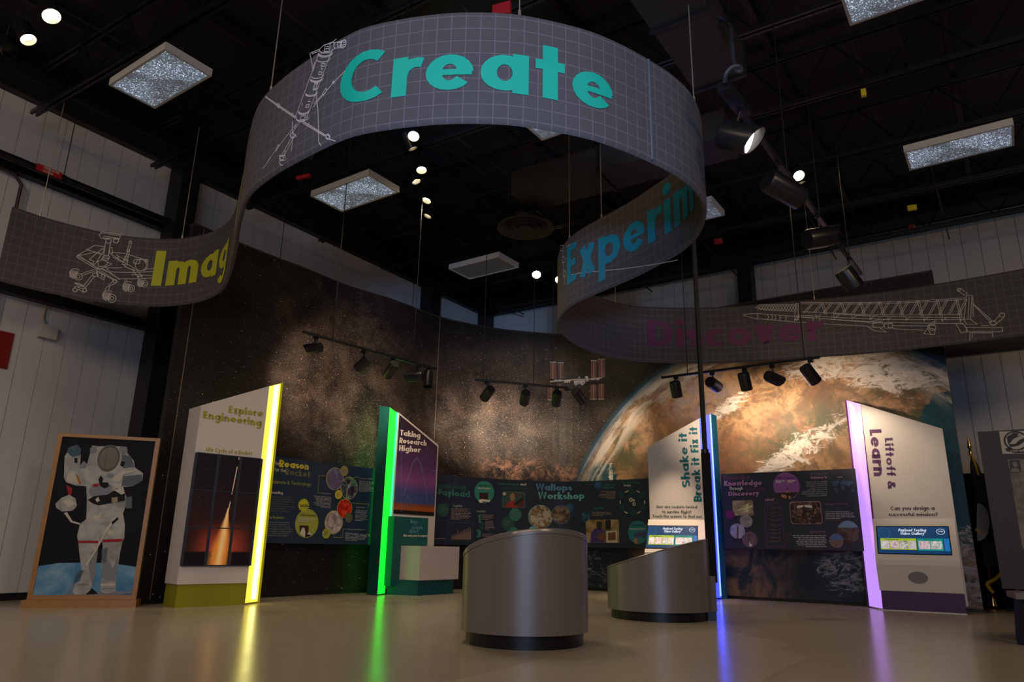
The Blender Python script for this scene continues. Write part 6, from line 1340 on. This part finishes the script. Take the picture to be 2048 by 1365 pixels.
for i in range(rows):
    for j in range(24): mb.face((G_[i][j],G_[i][j+1],G_[i+1][j+1],G_[i+1][j]))
mb.face(G_[0][:-1]);mb.build('flag_cloth',FLAG,fl,smooth=True)
yb=fb.y-.2
def fpx(*p): return [aty(u,v,yb) for u,v in Z(1900,830,2.905,p)]
mb=MB();mb.tube(fpx((112,235),(128,238),(150,300),(165,352)),.018,6);mb.build('gold_fringe',FRN,fl)
mb=MB();mb.tube(catm3(fpx((148,665),(165,680),(180,690))),.022,6);mb.build('gold_fringe',FRN,fl)
mb=MB();mb.tube(catm3(fpx((300,920),(262,955),(218,980),(225,1005),(250,1035))),.026,6);mb.build('gold_fringe',FRN,fl)
Kp=Plane((0,yb-.01,0),(1,0,0));mb=MB();el=Z(1900,830,2.905,[(160+70*math.cos(a*PI/12)**1 if math.cos(a*PI/12)>0 else 160+5*math.cos(a*PI/12),625-110*math.sin(a*PI/12)) for a in range(24)]);area(mb,Kp,el,0);em=mb.build('emblem',mat('emblem grey print',(.20,.22,.25),.7,var=.5,sc=14),fl)
mb=MB();area(mb,Kp,Z(1900,830,2.905,[(165,700),(190,672),(225,682),(200,720),(175,730)]),.004);mb.build('emblem_ship',mat('emblem pale print',(.25,.26,.25),.7),em)
# black curtain behind flag
kb=Wr
cq=[aty(1925,950,13.0),aty(1972,950,13.0)];c0=V((7.7,12.75,0));zt_=aty(1950,950,12.8).z
mb=MB()
for i in range(40):
    x0_=c0.x-.12+i*.032;y0_=c0.y+.05*math.sin(i*1.9)-i*.012;x1_=c0.x-.12+(i+1)*.032;y1_=c0.y+.05*math.sin((i+1)*1.9)-(i+1)*.012
    mb.quad([(x0_,y0_,.01),(x1_,y1_,.01),(x1_,y1_,zt_),(x0_,y0_,zt_)])
mb.v+=[];o=mb.build('black_drape',mat('black cloth',(.006,.006,.006),.9));so=o.modifiers.new('thick','SOLIDIFY');so.thickness=.02;tag(o,'low black drape behind the flag, against the right wall','drape')
# display board
DBy=11.0;u0=aty(1960,862,DBy);u2=aty(2002,1175,DBy);DB=Plane((u2.x-.12,DBy+.0,0),(dR.x,dR.y,0))
z_b=DB.cast(2002,1178)[1];q=[DB.cast(1957,864),DB.cast(2002,1178)];xa=(q[0][0]+q[1][0])/2;z_t=DB.cast(1962,864)[1];print('disp',q,z_b,z_t)
db=thing('display_board',DB.to(xa+.5,0),'tall grey black display board with a round squadron emblem and framed photos','display board')
GB=mat('charcoal laminate',(.032,.028,.029),.5)
slab(DB,None,0,-.06,'board_panel',GB,db,[(xa,z_b),(xa+1.5,z_b),(xa+1.5,z_t),(xa,z_t)])
for x in (xa+.15,xa+1.3): slab(DB,None,-.01,-.05,'leg',BLACK,db,[(x,0),(x+.06,0),(x+.06,z_b),(x,z_b)])
zz=lambda *p:Z(1900,830,2.905,p)
mb=MB();area(mb,DB,zz((285,98),(480,92),(490,225),(305,228)),.004);ec=mb.build('emblem_card',mat('cream card',(.42,.38,.33),.35),db)
mb=MB();disc(mb,DB,zz((382,152))[0],72/2.905,.007,58/2.905,hole=.84);area(mb,DB,zz((318,200),(340,190),(380,212),(430,210),(440,222),(380,224),(330,212)),.007);area(mb,DB,zz((330,130),(370,105),(400,110),(390,125),(420,120),(440,150),(400,180),(350,190),(335,160)),.007);mb.build('emblem_print',mat('black print',(.015,.015,.015),.5),ec)
mb=MB();area(mb,DB,zz((345,170),(370,140),(425,118),(440,130),(400,150),(380,170)),.009);mb.build('emblem_figure',mat('cream card',(0,0,0)),ec)
mb=MB();letter(mb,DB,'VXN-120',*zz((350,217),(432,214),(350,206)),.010,.18);mb.build('emblem_lettering',mat('cream card',(0,0,0)),ec)
mb=MB();area(mb,DB,zz((335,262),(480,255),(500,775),(422,780),(415,740)),.006);mb.build('glossy_photo',photo('glossy old photo',((.10,.09,.08),(.19,.17,.15),(.28,.25,.22)),4,61),db)
mb=MB();area(mb,DB,zz((342,266),(405,264),(415,335),(352,340)),.009);pt_=mb.build('portrait_photo',mat('dark portrait print',(.03,.028,.027),.5),db)
mb=MB();disc(mb,DB,zz((378,290))[0],14/2.905,.011,18/2.905);area(mb,DB,zz((350,335),(360,312),(395,312),(410,332)),.011);mb.build('portrait_person',mat('mid grey print',(.16,.15,.14),.5),pt_)
# bench
bw=thing('bench',aty(2040,1290,8.4)*1.0,'dark wooden bench end at the right photo edge','bench')
b0=onz(2054,1291,0);bw.location=b0
tz=zat(b0,(2020,1185));top=[(b0.x-.10,b0.y-.1),(b0.x+1.2,b0.y-.3),(b0.x+1.4,b0.y+.30),(b0.x+.14,b0.y+.4)]
GW=mat('grey worn wood',(.16,.14,.125),.6,var=.25,sc=12);mb=MB();mb.prism([V((x,y,tz-.06)) for x,y in top],V((0,0,.06)));mb.build('seat_top',GW,bw,fix=True)
for x in (b0.x+.02,b0.x+1.0):
    mb=MB();mb.beam((x-.03,b0.y,0),(x+.02,b0.y,tz-.06),.11,.09,V((0,1,0)));mb.build('leg',BLACK,bw);mb=MB();mb.beam((x+.16,b0.y+.3,0),(x+.21,b0.y+.3,tz-.06),.11,.09,V((0,1,0)));mb.build('leg',BLACK,bw)
# ================================================================= LIGHT
def arealight(loc,aim,w,h,power,col):
    l=bpy.data.lights.new('room_fill',type='AREA');l.shape='RECTANGLE';l.size=w;l.size_y=h;l.energy=power;l.color=col
    o=bpy.data.objects.new('room_fill',l);C.objects.link(o);o.location=V(loc);o.rotation_euler=(V(aim)-V(loc)).to_track_quat('-Z','Y').to_euler();return o
arealight((0,-6.5,2.4),(0,8,4.6),6,3.2,230,(.40,.60,1))      # daylight through the entrance behind the camera
spot((0,-6.5,1.2),(-.1,5,4.7),5200,26,(.30,.52,1),1,.6)  # added cool spot behind the camera, tints the banner centre and hem blue
arealight((-6,-3,7.4),(-8,12,3.5),2.5,2.5,330,(1,.78,.58))  # this and the next two: unseen warm fills added for walls and floor
arealight((7,-3,7.4),(9,13,4),2.5,2.5,370,(1,.74,.50))
arealight((0,-3,7.6),(0,6,0),5,4,300,(1,.80,.60))
for px in ((827,273),(843,341),(853,402),(1073,550),(1598,352),(103,33),(1119,560)):
    q=onz(*px,6.35);spot(q,q+V((0,0,-5)),140,120,(1,.80,.55),1,.08)
w=bpy.data.worlds.new('room_ambient');bpy.context.scene.world=w;w.use_nodes=True;w.node_tree.nodes['Background'].inputs[0].default_value=(.55,.62,.8,1);w.node_tree.nodes['Background'].inputs[1].default_value=.02
def mp(px,off=0): s=MC.cast(*px);return MC.to(s[0],s[1],off)
def beam(px_from,z,aim,power,size,col=(1,.70,.42)):
    p=onz(*px_from,z);spot(p+V((0,0,-.12)),aim,power,size,col)
WM=(1,.80,.58)
beam((605,705),3.6,mp((655,775)),260,75,WM);beam((712,742),3.6,mp((760,850)),70,75,WM);beam((772,757),3.6,mp((830,890)),70,70,WM)
beam((803,760),3.6,V((-3.9,10.5,2.4)),45,45,WM);beam((860,775),3.6,V((-1.6,13,2.6)),45,45,WM)
beam((966,802),3.55,mp((930,850)),130,75,WM);beam((1048,812),3.55,mp((1010,860)),190,80,WM);beam((1112,815),3.55,mp((1110,870)),90,75,WM);beam((1168,808),3.55,mp((1230,880)),90,70,WM)
beam((1355,800),3.5,V((3.0,13.2,2.4)),230,55,(1,.74,.5));beam((1440,782),3.5,mp((1440,850)),120,85,WM);beam((1494,786),3.5,mp((1540,840)),125,90,WM);beam((1568,770),3.5,mp((1660,830)),125,90,WM);beam((1634,768),3.5,V((6.4,12.0,2.3)),110,60,WM)
# ================================================================= CAMERA
cam=bpy.data.cameras.new('camera');co=bpy.data.objects.new('camera',cam);C.objects.link(co)
cam.sensor_width=36;cam.lens=F/2048*36;cam.clip_start=.05;cam.clip_end=100
M=Matrix((( CR.x,CU.x,-CD.x,0),(CR.y,CU.y,-CD.y,0),(CR.z,CU.z,-CD.z,H),(0,0,0,1)));co.matrix_world=M
S=bpy.context.scene;S.camera=co
S.view_settings.view_transform='Standard';S.view_settings.look='None';S.view_settings.gamma=1;S.view_settings.exposure=0;S.view_settings.use_curve_mapping=False
